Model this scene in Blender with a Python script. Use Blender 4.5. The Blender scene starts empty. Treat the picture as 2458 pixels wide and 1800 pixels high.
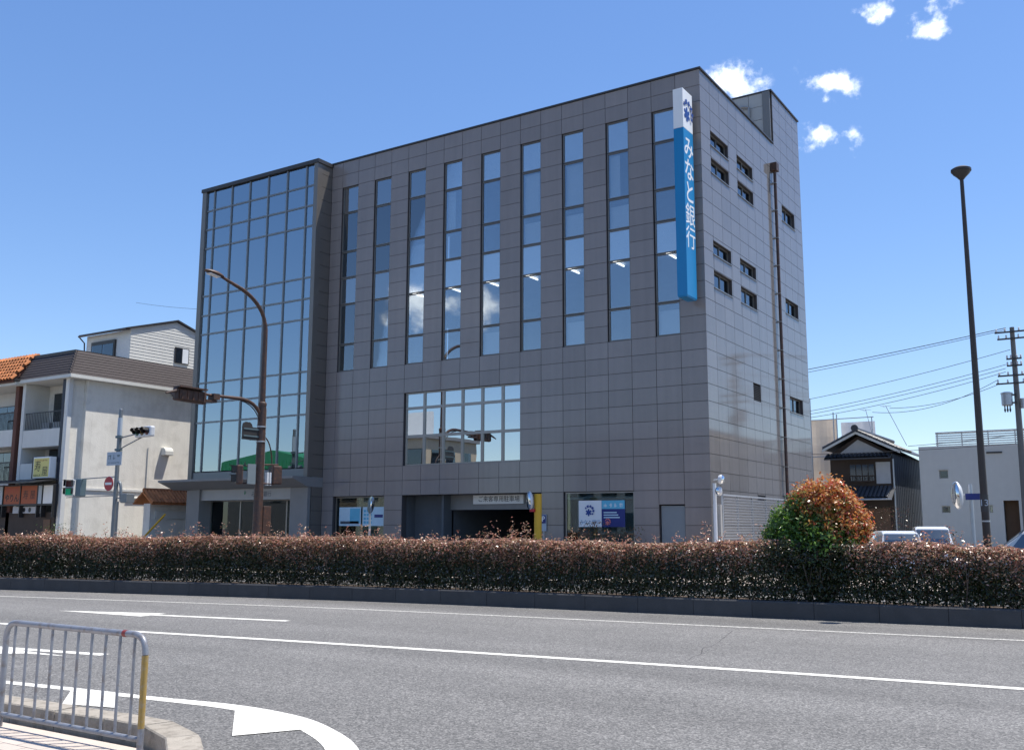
import bpy, math, random
import numpy as np
from mathutils import Vector, Matrix
random.seed(7); rng = np.random.default_rng(7)
SC = bpy.context.scene; COL = SC.collection
R = math.radians

# ------------------------------------------------------------------ camera
def make_camera():
    c = bpy.data.cameras.new('camera'); o = bpy.data.objects.new('camera', c); COL.objects.link(o)
    c.sensor_fit = 'HORIZONTAL'; c.sensor_width = 36.0; c.lens = 2344.6/2458*36
    c.clip_start = 0.1; c.clip_end = 3000
    pitch, yaw, roll = 0.155249, -0.573307, 0.00325
    fwd = Vector((math.sin(yaw)*math.cos(pitch), math.cos(yaw)*math.cos(pitch), math.sin(pitch)))
    rt = Vector((math.cos(yaw), -math.sin(yaw), 0)); up = rt.cross(fwd)
    r2 = rt*math.cos(roll)+up*math.sin(roll); u2 = -rt*math.sin(roll)+up*math.cos(roll)
    m = Matrix((r2, u2, -fwd)).transposed().to_4x4(); m.translation = Vector((12.53, -32.0, 1.75))
    o.matrix_world = m; SC.camera = o
make_camera()

# ------------------------------------------------------------------ world, sun, exposure
SUN = Vector((0.27, 0.27, 1.0)).normalized()
SUN_EL = math.asin(SUN.z); SUN_AZ = math.atan2(SUN.x, SUN.y)
SKY_STRENGTH = 0.15; SUN_STRENGTH = 4.7; EXPOSURE = 0.52

def make_world():
    w = bpy.data.worlds.new('World'); SC.world = w; w.use_nodes = True
    nt = w.node_tree; N = nt.nodes; L = nt.links
    for n in list(N): N.remove(n)
    out = N.new('ShaderNodeOutputWorld'); bg = N.new('ShaderNodeBackground')
    sky = N.new('ShaderNodeTexSky'); sky.sky_type = 'NISHITA'; sky.sun_disc = False
    sky.sun_elevation = SUN_EL; sky.sun_rotation = SUN_AZ
    sky.air_density = 1.0; sky.dust_density = 0.25; sky.ozone_density = 4.0; sky.altitude = 300
    hs = N.new('ShaderNodeHueSaturation'); hs.inputs['Hue'].default_value = 0.511; hs.inputs['Saturation'].default_value = 1.34; hs.inputs['Value'].default_value = 1.36
    gm = N.new('ShaderNodeGamma'); gm.inputs['Gamma'].default_value = 0.72; L.new(sky.outputs[0], gm.inputs['Color']); L.new(gm.outputs[0], hs.inputs['Color'])
    tc = N.new('ShaderNodeTexCoord')
    noise = N.new('ShaderNodeTexNoise'); noise.inputs['Scale'].default_value = 46; noise.inputs['Detail'].default_value = 7; noise.inputs['Roughness'].default_value = 0.62
    L.new(tc.outputs['Generated'], noise.inputs['Vector'])
    def math_n(op, a, b=None):
        m = N.new('ShaderNodeMath'); m.operation = op
        for i, v in enumerate((a, b)):
            if v is None: continue
            if isinstance(v, (int, float)): m.inputs[i].default_value = v
            else: L.new(v, m.inputs[i])
        return m.outputs[0]
    st = N.new('ShaderNodeVectorMath'); st.operation = 'MULTIPLY'; n2 = N.new('ShaderNodeTexNoise'); n2.inputs['Scale'].default_value = 30; n2.inputs['Detail'].default_value = 3; L.new(tc.outputs['Generated'], n2.inputs['Vector'])
    wv = N.new('ShaderNodeVectorMath'); wv.operation = 'MULTIPLY_ADD'; L.new(n2.outputs['Color'], wv.inputs[0]); wv.inputs[1].default_value = (.05, .05, .05)
    ofs = N.new('ShaderNodeVectorMath'); ofs.operation = 'SUBTRACT'; L.new(tc.outputs['Generated'], ofs.inputs[0]); ofs.inputs[1].default_value = (.025, .025, .025); L.new(ofs.outputs[0], wv.inputs[2])
    L.new(wv.outputs[0], st.inputs[0]); st.inputs[1].default_value = (1, 1, 1.9)
    acc = None
    # small fair-weather cumulus: direction and radius (flattened: heights count one and a half times)
    clouds = [((-.302,.854,.423), .025), ((-.217,.883,.415), .022), ((-.228,.902,.368), .022), ((-.126,.885,.448), .018), ((-.172,.868,.465), .013),
              ((-.605,-.763,.222), .030), ((-.555,-.80,.218), .032), ((.5,.7,.5), .05), ((.1,-.85,.5), .06)]
    for d, rad in clouds:
        d = Vector(d).normalized(); v = N.new('ShaderNodeVectorMath'); v.operation = 'DISTANCE'; L.new(st.outputs[0], v.inputs[0]); v.inputs[1].default_value = (d.x, d.y, d.z*1.9)
        q = math_n('MULTIPLY', v.outputs['Value'], 1/rad)
        acc = q if acc is None else math_n('MINIMUM', acc, q)
    acc = math_n('EXPONENT', math_n('MULTIPLY', math_n('MULTIPLY', acc, acc), -0.8))
    dens = math_n('ADD', acc, math_n('MULTIPLY', math_n('SUBTRACT', noise.outputs['Fac'], 0.5), 3.0))
    dens = math_n('MULTIPLY', dens, math_n('MINIMUM', math_n('MULTIPLY', acc, 4.0), 1.0))
    ramp = N.new('ShaderNodeMapRange'); ramp.interpolation_type = 'SMOOTHSTEP'
    ramp.inputs['From Min'].default_value = 0.12; ramp.inputs['From Max'].default_value = 1.35
    L.new(dens, ramp.inputs['Value'])
    mix = N.new('ShaderNodeMix'); mix.data_type = 'RGBA'
    L.new(ramp.outputs[0], mix.inputs['Factor']); L.new(hs.outputs[0], mix.inputs['A']); mix.inputs['B'].default_value = (8.6, 8.9, 9.3, 1)
    L.new(mix.outputs['Result'], bg.inputs['Color']); bg.inputs['Strength'].default_value = SKY_STRENGTH
    L.new(bg.outputs[0], out.inputs[0])
make_world()
def make_sun():
    l = bpy.data.lights.new('sun', 'SUN'); l.energy = SUN_STRENGTH; l.angle = R(0.53); l.color = (1.0, 0.95, 0.87)
    o = bpy.data.objects.new('sun', l); COL.objects.link(o); o.rotation_euler = (-SUN).to_track_quat('-Z', 'Y').to_euler(); o.location = (0, 0, 60)
make_sun()
SC.view_settings.view_transform = 'Standard'; SC.view_settings.look = 'None'; SC.view_settings.gamma = 1.0; SC.view_settings.exposure = EXPOSURE
SC.cycles.max_bounces = 5; SC.cycles.transparent_max_bounces = 8; SC.cycles.diffuse_bounces = 2; SC.cycles.glossy_bounces = 3; SC.cycles.transmission_bounces = 2
SC.cycles.sample_clamp_indirect = 6.0

# ------------------------------------------------------------------ materials
M = {}
def lin(r, g, b): return tuple(((c/255+0.055)/1.055)**2.4 if c > 10 else c/255/12.92 for c in (r, g, b))
def pm(name, col, rough=0.6, var=0.12, scale=3.0, bump=0.0, bscale=40.0, metal=0.0, spec=0.5, streak=0.0, objvar=0.0, speckle=0.0, spscale=120.0, coat=0.0, tint=None, tint_amt=0.0):
    """procedural surface: base colour with large and fine noise, optional rain streaks, speckle and bump"""
    m = bpy.data.materials.new(name); m.use_nodes = True; nt = m.node_tree; N = nt.nodes; L = nt.links
    b = N['Principled BSDF']; b.inputs['Roughness'].default_value = rough; b.inputs['Metallic'].default_value = metal
    b.inputs['Specular IOR Level'].default_value = spec; b.inputs['Coat Weight'].default_value = coat
    geo = N.new('ShaderNodeNewGeometry')
    def noise(sc, det=4, vec=None):
        n = N.new('ShaderNodeTexNoise'); n.inputs['Scale'].default_value = sc; n.inputs['Detail'].default_value = det
        L.new(vec or geo.outputs['Position'], n.inputs['Vector']); return n.outputs['Fac']
    def mm(op, a, b_):
        x = N.new('ShaderNodeMath'); x.operation = op
        for i, v in enumerate((a, b_)):
            if isinstance(v, (int, float)): x.inputs[i].default_value = v
            else: L.new(v, x.inputs[i])
        return x.outputs[0]
    f = mm('ADD', mm('MULTIPLY', mm('SUBTRACT', noise(scale), 0.5), 2*var), 1.0)
    f = mm('ADD', f, mm('MULTIPLY', mm('SUBTRACT', noise(scale*9), 0.5), var))
    if streak:
        mp = N.new('ShaderNodeMapping'); mp.inputs['Scale'].default_value = (3.0, 3.0, 0.12); L.new(geo.outputs['Position'], mp.inputs['Vector'])
        f = mm('ADD', f, mm('MULTIPLY', mm('SUBTRACT', noise(1.4, 5, mp.outputs[0]), 0.5), 2*streak))
    if speckle:
        f = mm('ADD', f, mm('MULTIPLY', mm('SUBTRACT', noise(spscale, 2), 0.5), 2*speckle))
    if objvar:
        oi = N.new('ShaderNodeObjectInfo'); f = mm('ADD', f, mm('MULTIPLY', mm('SUBTRACT', oi.outputs['Random'], 0.5), 2*objvar))
    hs = N.new('ShaderNodeMix'); hs.data_type = 'RGBA'; hs.blend_type = 'MULTIPLY'; hs.inputs['Factor'].default_value = 1.0
    hs.inputs['A'].default_value = (*col, 1)
    cmb = N.new('ShaderNodeCombineColor'); [L.new(f, cmb.inputs[i]) for i in range(3)]
    L.new(cmb.outputs[0], hs.inputs['B']); c_out = hs.outputs['Result']
    if tint:
        t = N.new('ShaderNodeMix'); t.data_type = 'RGBA'; t.inputs['B'].default_value = (*tint, 1); L.new(c_out, t.inputs['A'])
        mr = N.new('ShaderNodeMapRange'); mr.inputs['From Min'].default_value = 0.5; mr.inputs['From Max'].default_value = 0.68; mr.inputs['To Max'].default_value = tint_amt
        L.new(noise(scale*2.3, 6), mr.inputs['Value']); L.new(mr.outputs[0], t.inputs['Factor']); c_out = t.outputs['Result']
    L.new(c_out, b.inputs['Base Color'])
    if bump:
        bp = N.new('ShaderNodeBump'); bp.inputs['Strength'].default_value = bump; bp.inputs['Distance'].default_value = 0.02
        L.new(noise(bscale, 3), bp.inputs['Height']); L.new(bp.outputs[0], b.inputs['Normal'])
    M[name] = m; return m

def glass(name, refl=0.30, tcol=(0.42, 0.5, 0.55), gcol=(0.62, 0.82, 1.0), rough=0.004, wav=0.0):
    m = bpy.data.materials.new(name); m.use_nodes = True; nt = m.node_tree; N = nt.nodes; L = nt.links
    for n in list(N): N.remove(n)
    o = N.new('ShaderNodeOutputMaterial'); mx = N.new('ShaderNodeMixShader'); t = N.new('ShaderNodeBsdfTransparent'); g = N.new('ShaderNodeBsdfGlossy')
    t.inputs[0].default_value = (*tcol, 1); g.inputs['Color'].default_value = (*gcol, 1); g.inputs['Roughness'].default_value = rough
    lw = N.new('ShaderNodeFresnel'); lw.inputs['IOR'].default_value = 1.5
    a = N.new('ShaderNodeMath'); a.operation = 'ADD'; a.use_clamp = True; L.new(lw.outputs[0], a.inputs[0]); a.inputs[1].default_value = refl
    if wav:
        geo = N.new('ShaderNodeNewGeometry'); n = N.new('ShaderNodeTexNoise'); n.inputs['Scale'].default_value = 0.8; L.new(geo.outputs['Position'], n.inputs['Vector'])
        bp = N.new('ShaderNodeBump'); bp.inputs['Strength'].default_value = wav; bp.inputs['Distance'].default_value = 0.01; L.new(n.outputs['Fac'], bp.inputs['Height']); L.new(bp.outputs[0], g.inputs['Normal'])
    L.new(a.outputs[0], mx.inputs[0]); L.new(t.outputs[0], mx.inputs[1]); L.new(g.outputs[0], mx.inputs[2]); L.new(mx.outputs[0], o.inputs[0])
    M[name] = m
def emit(name, col, s):
    m = bpy.data.materials.new(name); m.use_nodes = True; N = m.node_tree.nodes; b = N['Principled BSDF']
    b.inputs['Base Color'].default_value = (*col, 1); b.inputs['Emission Color'].default_value = (*col, 1); b.inputs['Emission Strength'].default_value = s; M[name] = m
def leafmat(name, trans=0.35, rough=0.35):
    m = bpy.data.materials.new(name); m.use_nodes = True; nt = m.node_tree; N = nt.nodes; L = nt.links
    b = N['Principled BSDF']; out = N['Material Output']; b.inputs['Roughness'].default_value = rough; b.inputs['Specular IOR Level'].default_value = 0.6
    at = N.new('ShaderNodeAttribute'); at.attribute_name = 'leaf'; L.new(at.outputs['Color'], b.inputs['Base Color'])
    tr = N.new('ShaderNodeBsdfTranslucent'); L.new(at.outputs['Color'], tr.inputs['Color'])
    mx = N.new('ShaderNodeMixShader'); mx.inputs[0].default_value = trans; L.new(b.outputs[0], mx.inputs[1]); L.new(tr.outputs[0], mx.inputs[2]); L.new(mx.outputs[0], out.inputs[0]); M[name] = m

def asphalt():
    m = bpy.data.materials.new('asphalt'); m.use_nodes = True; nt = m.node_tree; N = nt.nodes; L = nt.links; b = N['Principled BSDF']
    geo = N.new('ShaderNodeNewGeometry'); P = geo.outputs['Position']
    def noise(s, d, r=0.5, vec=P):
        n = N.new('ShaderNodeTexNoise'); n.inputs['Scale'].default_value = s; n.inputs['Detail'].default_value = d; n.inputs['Roughness'].default_value = r; L.new(vec, n.inputs['Vector']); return n.outputs['Fac']
    vor = N.new('ShaderNodeTexVoronoi'); vor.inputs['Scale'].default_value = 62; L.new(P, vor.inputs['Vector'])
    sep = N.new('ShaderNodeSeparateColor'); L.new(vor.outputs['Color'], sep.inputs[0])
    ramp = N.new('ShaderNodeValToRGB'); e = ramp.color_ramp.elements
    e[0].position = 0.0; e[0].color = (0.072, 0.070, 0.067, 1); e[1].position = 1.0; e[1].color = (0.262, 0.253, 0.238, 1)
    k = e.new(0.55); k.color = (0.142, 0.138, 0.131, 1)
    L.new(sep.outputs[0], ramp.inputs[0])
    # wheel-path wear (long, along the carriageway) and blotches
    mp = N.new('ShaderNodeMapping'); mp.inputs['Rotation'].default_value = (0, 0, R(-8)); mp.inputs['Scale'].default_value = (0.03, 0.55, 1); L.new(P, mp.inputs['Vector'])
    w = noise(1.0, 3, 0.5, mp.outputs[0]); bl = noise(0.55, 6, 0.6); fine = noise(14, 4, 0.65)
    def mm(op, a, b_):
        x = N.new('ShaderNodeMath'); x.operation = op
        for i, v in enumerate((a, b_)):
            if isinstance(v, (int, float)): x.inputs[i].default_value = v
            else: L.new(v, x.inputs[i])
        return x.outputs[0]
    f = mm('ADD', mm('MULTIPLY', mm('SUBTRACT', w, 0.5), 1.05), 1.0)
    f = mm('ADD', f, mm('MULTIPLY', mm('SUBTRACT', bl, 0.5), 0.45)); f = mm('ADD', f, mm('MULTIPLY', mm('SUBTRACT', fine, 0.5), 0.35))
    mx = N.new('ShaderNodeMix'); mx.data_type = 'RGBA'; mx.blend_type = 'MULTIPLY'; mx.inputs['Factor'].default_value = 1; L.new(ramp.outputs[0], mx.inputs['A'])
    c = N.new('ShaderNodeCombineColor'); [L.new(f, c.inputs[i]) for i in range(3)]; L.new(c.outputs[0], mx.inputs['B'])
    L.new(mx.outputs['Result'], b.inputs['Base Color']); b.inputs['Roughness'].default_value = 0.85
    bp = N.new('ShaderNodeBump'); bp.inputs['Strength'].default_value = 0.7; bp.inputs['Distance'].default_value = 0.008
    L.new(sep.outputs[1], bp.inputs['Height']); L.new(bp.outputs[0], b.inputs['Normal']); M['asphalt'] = m
asphalt()
def road_paint():
    m = bpy.data.materials.new('road_paint'); m.use_nodes = True; nt = m.node_tree; N = nt.nodes; L = nt.links; b = N['Principled BSDF']
    geo = N.new('ShaderNodeNewGeometry'); n = N.new('ShaderNodeTexNoise'); n.inputs['Scale'].default_value = 26; n.inputs['Detail'].default_value = 6; n.inputs['Roughness'].default_value = 0.7
    L.new(geo.outputs['Position'], n.inputs['Vector'])
    r = N.new('ShaderNodeValToRGB'); e = r.color_ramp.elements; e[0].position = 0.33; e[0].color = (0.22, 0.215, 0.2, 1); e[1].position = 0.47; e[1].color = (0.76, 0.74, 0.67, 1)
    L.new(n.outputs['Fac'], r.inputs[0]); L.new(r.outputs[0], b.inputs['Base Color']); b.inputs['Roughness'].default_value = 0.7; M['road_paint'] = m
road_paint()
for nm, p0, p1 in (('road_paint_worn', .40, .62), ('road_paint_lane', .34, .47)):
    wm = M['road_paint'].copy(); wm.name = nm; cr0 = [n for n in wm.node_tree.nodes if n.type == 'VALTORGB'][0].color_ramp.elements; cr0[0].position = p0; cr0[1].position = p1; M[nm] = wm
def mat_granite(name, col, rough):
    pm(name, col, rough=rough, var=0.09, scale=0.45, speckle=0.16, spscale=55, objvar=0.07, streak=0.11, spec=0.5)
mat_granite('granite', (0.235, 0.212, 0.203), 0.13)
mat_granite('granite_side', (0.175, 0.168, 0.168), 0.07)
pm('joint', (0.06, 0.056, 0.058), 0.9)
pm('dark_metal', (0.05, 0.047, 0.047), 0.45, metal=0.3)
pm('bronze_frame', (0.19, 0.175, 0.16), 0.4, metal=0.5, var=0.05)
pm('mullion', (0.20, 0.21, 0.215), 0.38, metal=0.5, var=0.05)
pm('stainless_frame', (0.30, 0.285, 0.27), 0.35, metal=0.7, var=0.05)
pm('concrete', (0.33, 0.32, 0.30), 0.85, var=0.15, scale=2, bump=0.2, streak=0.12)
pm('kerb_concrete', (0.32, 0.285, 0.235), 0.9, var=0.22, scale=5, bump=0.35, bscale=60, speckle=0.12, objvar=0.06, tint=(0.16, 0.14, 0.11), tint_amt=0.6)
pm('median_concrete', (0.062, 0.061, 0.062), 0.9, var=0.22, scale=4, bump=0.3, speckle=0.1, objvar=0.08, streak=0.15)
pm('paver', (0.50, 0.43, 0.37), 0.9, var=0.14, scale=6, bump=0.25, bscale=80, speckle=0.12, objvar=0.06)
pm('soil', (0.09, 0.065, 0.045), 0.95, var=0.3, scale=6, bump=0.6)
pm('roof_grey', (0.22, 0.22, 0.22), 0.9)
pm('interior_dark', (0.10, 0.11, 0.12), 0.9)
pm('interior_wall', (0.42, 0.43, 0.42), 0.9)
pm('interior_ceiling', (0.55, 0.56, 0.56), 0.9)
pm('blind', (0.74, 0.77, 0.80), 0.85, var=0.05)
pm('curtain', (0.52, 0.62, 0.72), 0.9, var=0.1, streak=0.2)
glass('tower_glass', 0.38, (0.80, 0.87, 0.92), (0.78, 0.90, 0.98), wav=0.06)
glass('window_glass', 0.20, (0.84, 0.88, 0.90), (0.85, 0.90, 0.94), wav=0.05)
glass('spandrel_glass', 0.32, (0.86, 0.90, 0.92), (0.90, 0.93, 0.95), wav=0.04)
glass('clear_glass', 0.03, (0.62, 0.70, 0.70), (0.8, 0.9, 0.95))
glass('mirror_glass', 0.55, (0.20, 0.22, 0.22), (0.86, 0.92, 0.96), wav=0.06)
glass('house_glass', 0.10, (0.30, 0.33, 0.35), (0.8, 0.9, 1.0))
glass('car_glass', 0.12, (0.22, 0.25, 0.27), (0.8, 0.9, 1.0))
emit('tube_light', (1.0, 0.98, 0.93), 2.2)
emit('green_lamp', (0.004, 0.16, 0.09), 0.45)
pm('lamp_off_red', (0.10, 0.012, 0.012), 0.3); pm('lamp_off_amber', (0.12, 0.07, 0.01), 0.3); pm('lamp_off_green', (0.01, 0.08, 0.05), 0.3)
pm('sign_blue', (0.0, 0.19, 0.43), 0.35, var=0.04); pm('sign_white', (0.74, 0.75, 0.76), 0.4, var=0.03); pm('logo_blue', (0.012, 0.055, 0.26), 0.4)
pm('navy', (0.008, 0.02, 0.16), 0.4); pm('cyan_print', (0.10, 0.42, 0.60), 0.4); pm('pale_blue', (0.45, 0.62, 0.72), 0.4, var=0.1, scale=12); pm('pink_print', (0.62, 0.16, 0.16), 0.4)
pm('print_dark', (0.05, 0.07, 0.10), 0.5); pm('green_print', (0.02, 0.22, 0.09), 0.5)
pm('panel_grey', (0.36, 0.36, 0.35), 0.5, var=0.06, streak=0.06)
pm('canopy_grey', (0.21, 0.208, 0.205), 0.5, var=0.08, streak=0.08); pm('pole_grey', (0.19, 0.21, 0.225), 0.45, metal=0.4, var=0.15, scale=5, streak=0.1)
pm('plate_grey', (0.17, 0.21, 0.235), 0.5, var=0.1); pm('steel_door', (0.18, 0.205, 0.225), 0.45, var=0.05)
pm('rust_brown', (0.055, 0.032, 0.026), 0.55, var=0.3, scale=4, streak=0.25, tint=(0.14, 0.058, 0.028), tint_amt=0.6)
pm('galvanised', (0.42, 0.44, 0.46), 0.4, metal=0.55, var=0.12, scale=8)
pm('fence_grey', (0.25, 0.265, 0.295), 0.42, metal=0.25, var=0.14, scale=7, tint=(0.16, 0.12, 0.09), tint_amt=0.6)
pm('ochre_paint', (0.34, 0.22, 0.055), 0.5, var=0.15, scale=12, tint=(0.30, 0.26, 0.2), tint_amt=0.5)
pm('red_tape', (0.22, 0.03, 0.025), 0.5, var=0.15)
pm('yellow_paint', (0.62, 0.36, 0.02), 0.5, var=0.1, streak=0.1)
pm('orange_paint', (0.7, 0.12, 0.02), 0.5); pm('signal_white', (0.62, 0.64, 0.66), 0.4, var=0.08); pm('black_plastic', (0.012, 0.012, 0.014), 0.5)
pm('signal_grey', (0.10, 0.15, 0.17), 0.5); pm('sign_red', (0.42, 0.02, 0.03), 0.45); pm('white_paint', (0.78, 0.78, 0.76), 0.5, var=0.05)
pm('sign_board', (0.40, 0.46, 0.52), 0.5, var=0.08)
pm('stucco', (0.76, 0.73, 0.66), 0.92, var=0.08, scale=0.7, bump=0.45, bscale=14, streak=0.10, tint=(0.50, 0.47, 0.41), tint_amt=0.35)
pm('stucco_smooth', (0.62, 0.62, 0.60), 0.9, var=0.07, streak=0.10)
pm('trim_white', (0.62, 0.62, 0.58), 0.8, var=0.06, streak=0.08)
pm('mansard', (0.055, 0.045, 0.045), 0.85, var=0.12, scale=2, objvar=0.10, bump=0.3)
pm('siding', (0.60, 0.60, 0.57), 0.7, var=0.05, objvar=0.03, streak=0.05)
pm('terracotta', (0.44, 0.16, 0.055), 0.8, var=0.30, scale=7, objvar=0.3, bump=0.3)
pm('brick_brown', (0.13, 0.055, 0.038), 0.85, var=0.2, bump=0.3)
pm('navy_column', (0.012, 0.016, 0.030), 0.5); pm('rail_black', (0.02, 0.02, 0.022), 0.5)
pm('curtain_dark', (0.08, 0.08, 0.09), 0.9, streak=0.4)
pm('yellow_sign', (0.72, 0.60, 0.17), 0.4, var=0.06); pm('ink', (0.02, 0.017, 0.015), 0.6); pm('board_red', (0.36, 0.085, 0.03), 0.6, var=0.15, scale=4)
pm('wood_dark', (0.05, 0.034, 0.025), 0.75, var=0.2, streak=0.2); pm('wood_mid', (0.15, 0.085, 0.05), 0.75, var=0.2, streak=0.2)
pm('kawara', (0.055, 0.058, 0.065), 0.5, var=0.15, objvar=0.1); pm('plaster', (0.46, 0.46, 0.46), 0.85, streak=0.1); pm('sheet_navy', (0.045, 0.055, 0.075), 0.6, streak=0.15)
pm('house_white', (0.62, 0.60, 0.56), 0.9, var=0.05, bump=0.2, streak=0.05); pm('tarp', (0.60, 0.50, 0.40), 0.8, var=0.15, scale=1.5); pm('tarp_pale', (0.58, 0.58, 0.60), 0.8)
pm('pole_concrete', (0.15, 0.145, 0.14), 0.85, streak=0.1); pm('lamp_pole', (0.036, 0.026, 0.022), 0.5, var=0.2, scale=5); pm('wire', (0.03, 0.03, 0.035), 0.7)
pm('car_white', (0.72, 0.73, 0.74), 0.25, var=0.02, coat=0.6); pm('car_silver', (0.45, 0.48, 0.52), 0.25, metal=0.3, var=0.02, coat=0.6); pm('rubber', (0.015, 0.015, 0.016), 0.8)
pm('bark', (0.09, 0.065, 0.05), 0.9, var=0.3, bump=0.5)
pm('cream_wall', (0.55, 0.44, 0.31), 0.9, var=0.06, streak=0.06); pm('green_sheet', (0.03, 0.22, 0.09), 0.6, var=0.1)
pm('ground_far', (0.20, 0.195, 0.185), 0.95, var=0.15, scale=0.3)
pm('louvre_grey', (0.40, 0.415, 0.44), 0.45, metal=0.3, var=0.06)

def cloth(name, base):
    m = M[base].copy(); m.name = name; nt = m.node_tree; b = nt.nodes['Principled BSDF']; out = nt.nodes['Material Output']; tr = nt.nodes.new('ShaderNodeBsdfTranslucent'); mx = nt.nodes.new('ShaderNodeMixShader'); mx.inputs[0].default_value = .55
    nt.links.new(b.inputs['Base Color'].links[0].from_socket, tr.inputs['Color']); nt.links.new(b.outputs[0], mx.inputs[1]); nt.links.new(tr.outputs[0], mx.inputs[2]); nt.links.new(mx.outputs[0], out.inputs[0]); M[name] = m
cloth('tarp_cloth', 'tarp'); cloth('tarp_cloth_pale', 'tarp_pale')
leafmat('leaf', 0.32, 0.30); leafmat('leaf_shrub', 0.42, 0.28)

# ------------------------------------------------------------------ mesh helpers
ORG = {}
def link(o, parent=None):
    COL.objects.link(o)
    if parent is not None:
        o.parent = parent; ORG[o.name] = ORG[parent.name] + Vector(o.location)
    else: ORG[o.name] = Vector(o.location)
    return o
def tag(o, label=None, cat=None, group=None, kind=None):
    if label: o['label'] = label
    if cat: o['category'] = cat
    if group: o['group'] = group
    if kind: o['kind'] = kind
    return o
def thing(name, label, cat, loc, group=None):
    o = bpy.data.objects.new(name, None); o.location = loc; o.empty_display_size = 0.3; link(o); return tag(o, label, cat, group)
class MB:
    def __init__(s): s.v = []; s.f = []
    def quad(s, *p):
        n = len(s.v); s.v += [tuple(q) for q in p]; s.f.append(tuple(range(n, n+len(p)))); return s
    def box(s, x0, x1, y0, y1, z0, z1):
        n = len(s.v); s.v += [(x, y, z) for z in (z0, z1) for y in (y0, y1) for x in (x0, x1)]
        s.f += [tuple(n+i for i in q) for q in ((0,2,3,1), (4,5,7,6), (0,1,5,4), (2,6,7,3), (0,4,6,2), (1,3,7,5))]; return s
    def obox(s, c, ax, ay, az):
        """box about c with half-axes ax, ay, az (vectors)"""
        c, ax, ay, az = map(Vector, (c, ax, ay, az)); n = len(s.v)
        s.v += [tuple(c+i*ax+j*ay+k*az) for k in (-1, 1) for j in (-1, 1) for i in (-1, 1)]
        s.f += [tuple(n+i for i in q) for q in ((0,2,3,1), (4,5,7,6), (0,1,5,4), (2,6,7,3), (0,4,6,2), (1,3,7,5))]; return s
    def prism(s, poly, ext):
        """poly: list of 3-D points, extruded along ext"""
        n = len(s.v); k = len(poly); e = Vector(ext); s.v += [tuple(p) for p in poly]+[tuple(Vector(p)+e) for p in poly]
        s.f.append(tuple(range(n+k-1, n-1, -1))); s.f.append(tuple(range(n+k, n+2*k)))
        for i in range(k): j = (i+1) % k; s.f.append((n+i, n+j, n+k+j, n+k+i))
        return s
    def tube(s, pts, r, n=8, caps=True):
        pts = [Vector(p) for p in pts]; rs = r if isinstance(r, (list, tuple)) else [r]*len(pts); base = len(s.v); prev = None
        for i, p in enumerate(pts):
            d = (pts[min(i+1, len(pts)-1)]-pts[max(i-1, 0)]).normalized()
            a = Vector((0, 0, 1)) if abs(d.z) < 0.9 else Vector((1, 0, 0))
            if prev is None: u = d.cross(a).normalized()
            else: u = (prev-d*prev.dot(d)).normalized()
            prev = u; w = d.cross(u)
            s.v += [tuple(p+(u*math.cos(2*math.pi*k/n)+w*math.sin(2*math.pi*k/n))*rs[i]) for k in range(n)]
        for i in range(len(pts)-1):
            for k in range(n):
                a = base+i*n+k; b = base+i*n+(k+1) % n; s.f.append((a, b, b+n, a+n))
        if caps: s.f.append(tuple(range(base+n-1, base-1, -1))); e = base+(len(pts)-1)*n; s.f.append(tuple(range(e, e+n)))
        return s
    def lathe(s, c, prof, n=16, axis=(0, 0, 1)):
        ax = Vector(axis).normalized(); a = Vector((0, 0, 1)) if abs(ax.z) < 0.9 else Vector((1, 0, 0)); u = ax.cross(a).normalized(); w = ax.cross(u); c = Vector(c); base = len(s.v)
        for r, h in prof: s.v += [tuple(c+ax*h+(u*math.cos(2*math.pi*k/n)+w*math.sin(2*math.pi*k/n))*r) for k in range(n)]
        for i in range(len(prof)-1):
            for k in range(n): p = base+i*n+k; q = base+i*n+(k+1) % n; s.f.append((p, q, q+n, p+n))
        s.f.append(tuple(range(base+n-1, base-1, -1))); e = base+(len(prof)-1)*n; s.f.append(tuple(range(e, e+n))); return s
    def build(s, name, mat, parent=None, smooth=False, bevel=0.0, label=None):
        org = ORG[parent.name] if parent is not None else Vector((0, 0, 0))
        me = bpy.data.meshes.new(name); me.from_pydata([tuple(Vector(p)-org) for p in s.v], [], s.f)
        me.materials.append(M[mat]); me.update()
        if smooth:
            me.polygons.foreach_set('use_smooth', [True]*len(me.polygons))
            if hasattr(me, 'set_sharp_from_angle'): me.set_sharp_from_angle(angle=R(40))
        o = bpy.data.objects.new(name, me); link(o, parent)
        if bevel:
            b = o.modifiers.new('bevel', 'BEVEL'); b.width = bevel; b.segments = 2; b.limit_method = 'ANGLE'
        if label: o['label'] = label
        return o
def inst(mesh, name, loc, parent, rot=None):
    """another object sharing mesh data, at world position loc"""
    o = bpy.data.objects.new(name, mesh); o.location = Vector(loc)-ORG[parent.name]
    if rot: o.rotation_euler = rot
    COL.objects.link(o); o.parent = parent; return o
def meshdata(mb, name, mat):
    me = bpy.data.meshes.new(name); me.from_pydata([tuple(p) for p in mb.v], [], mb.f); me.materials.append(M[mat]); me.update(); return me
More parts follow.
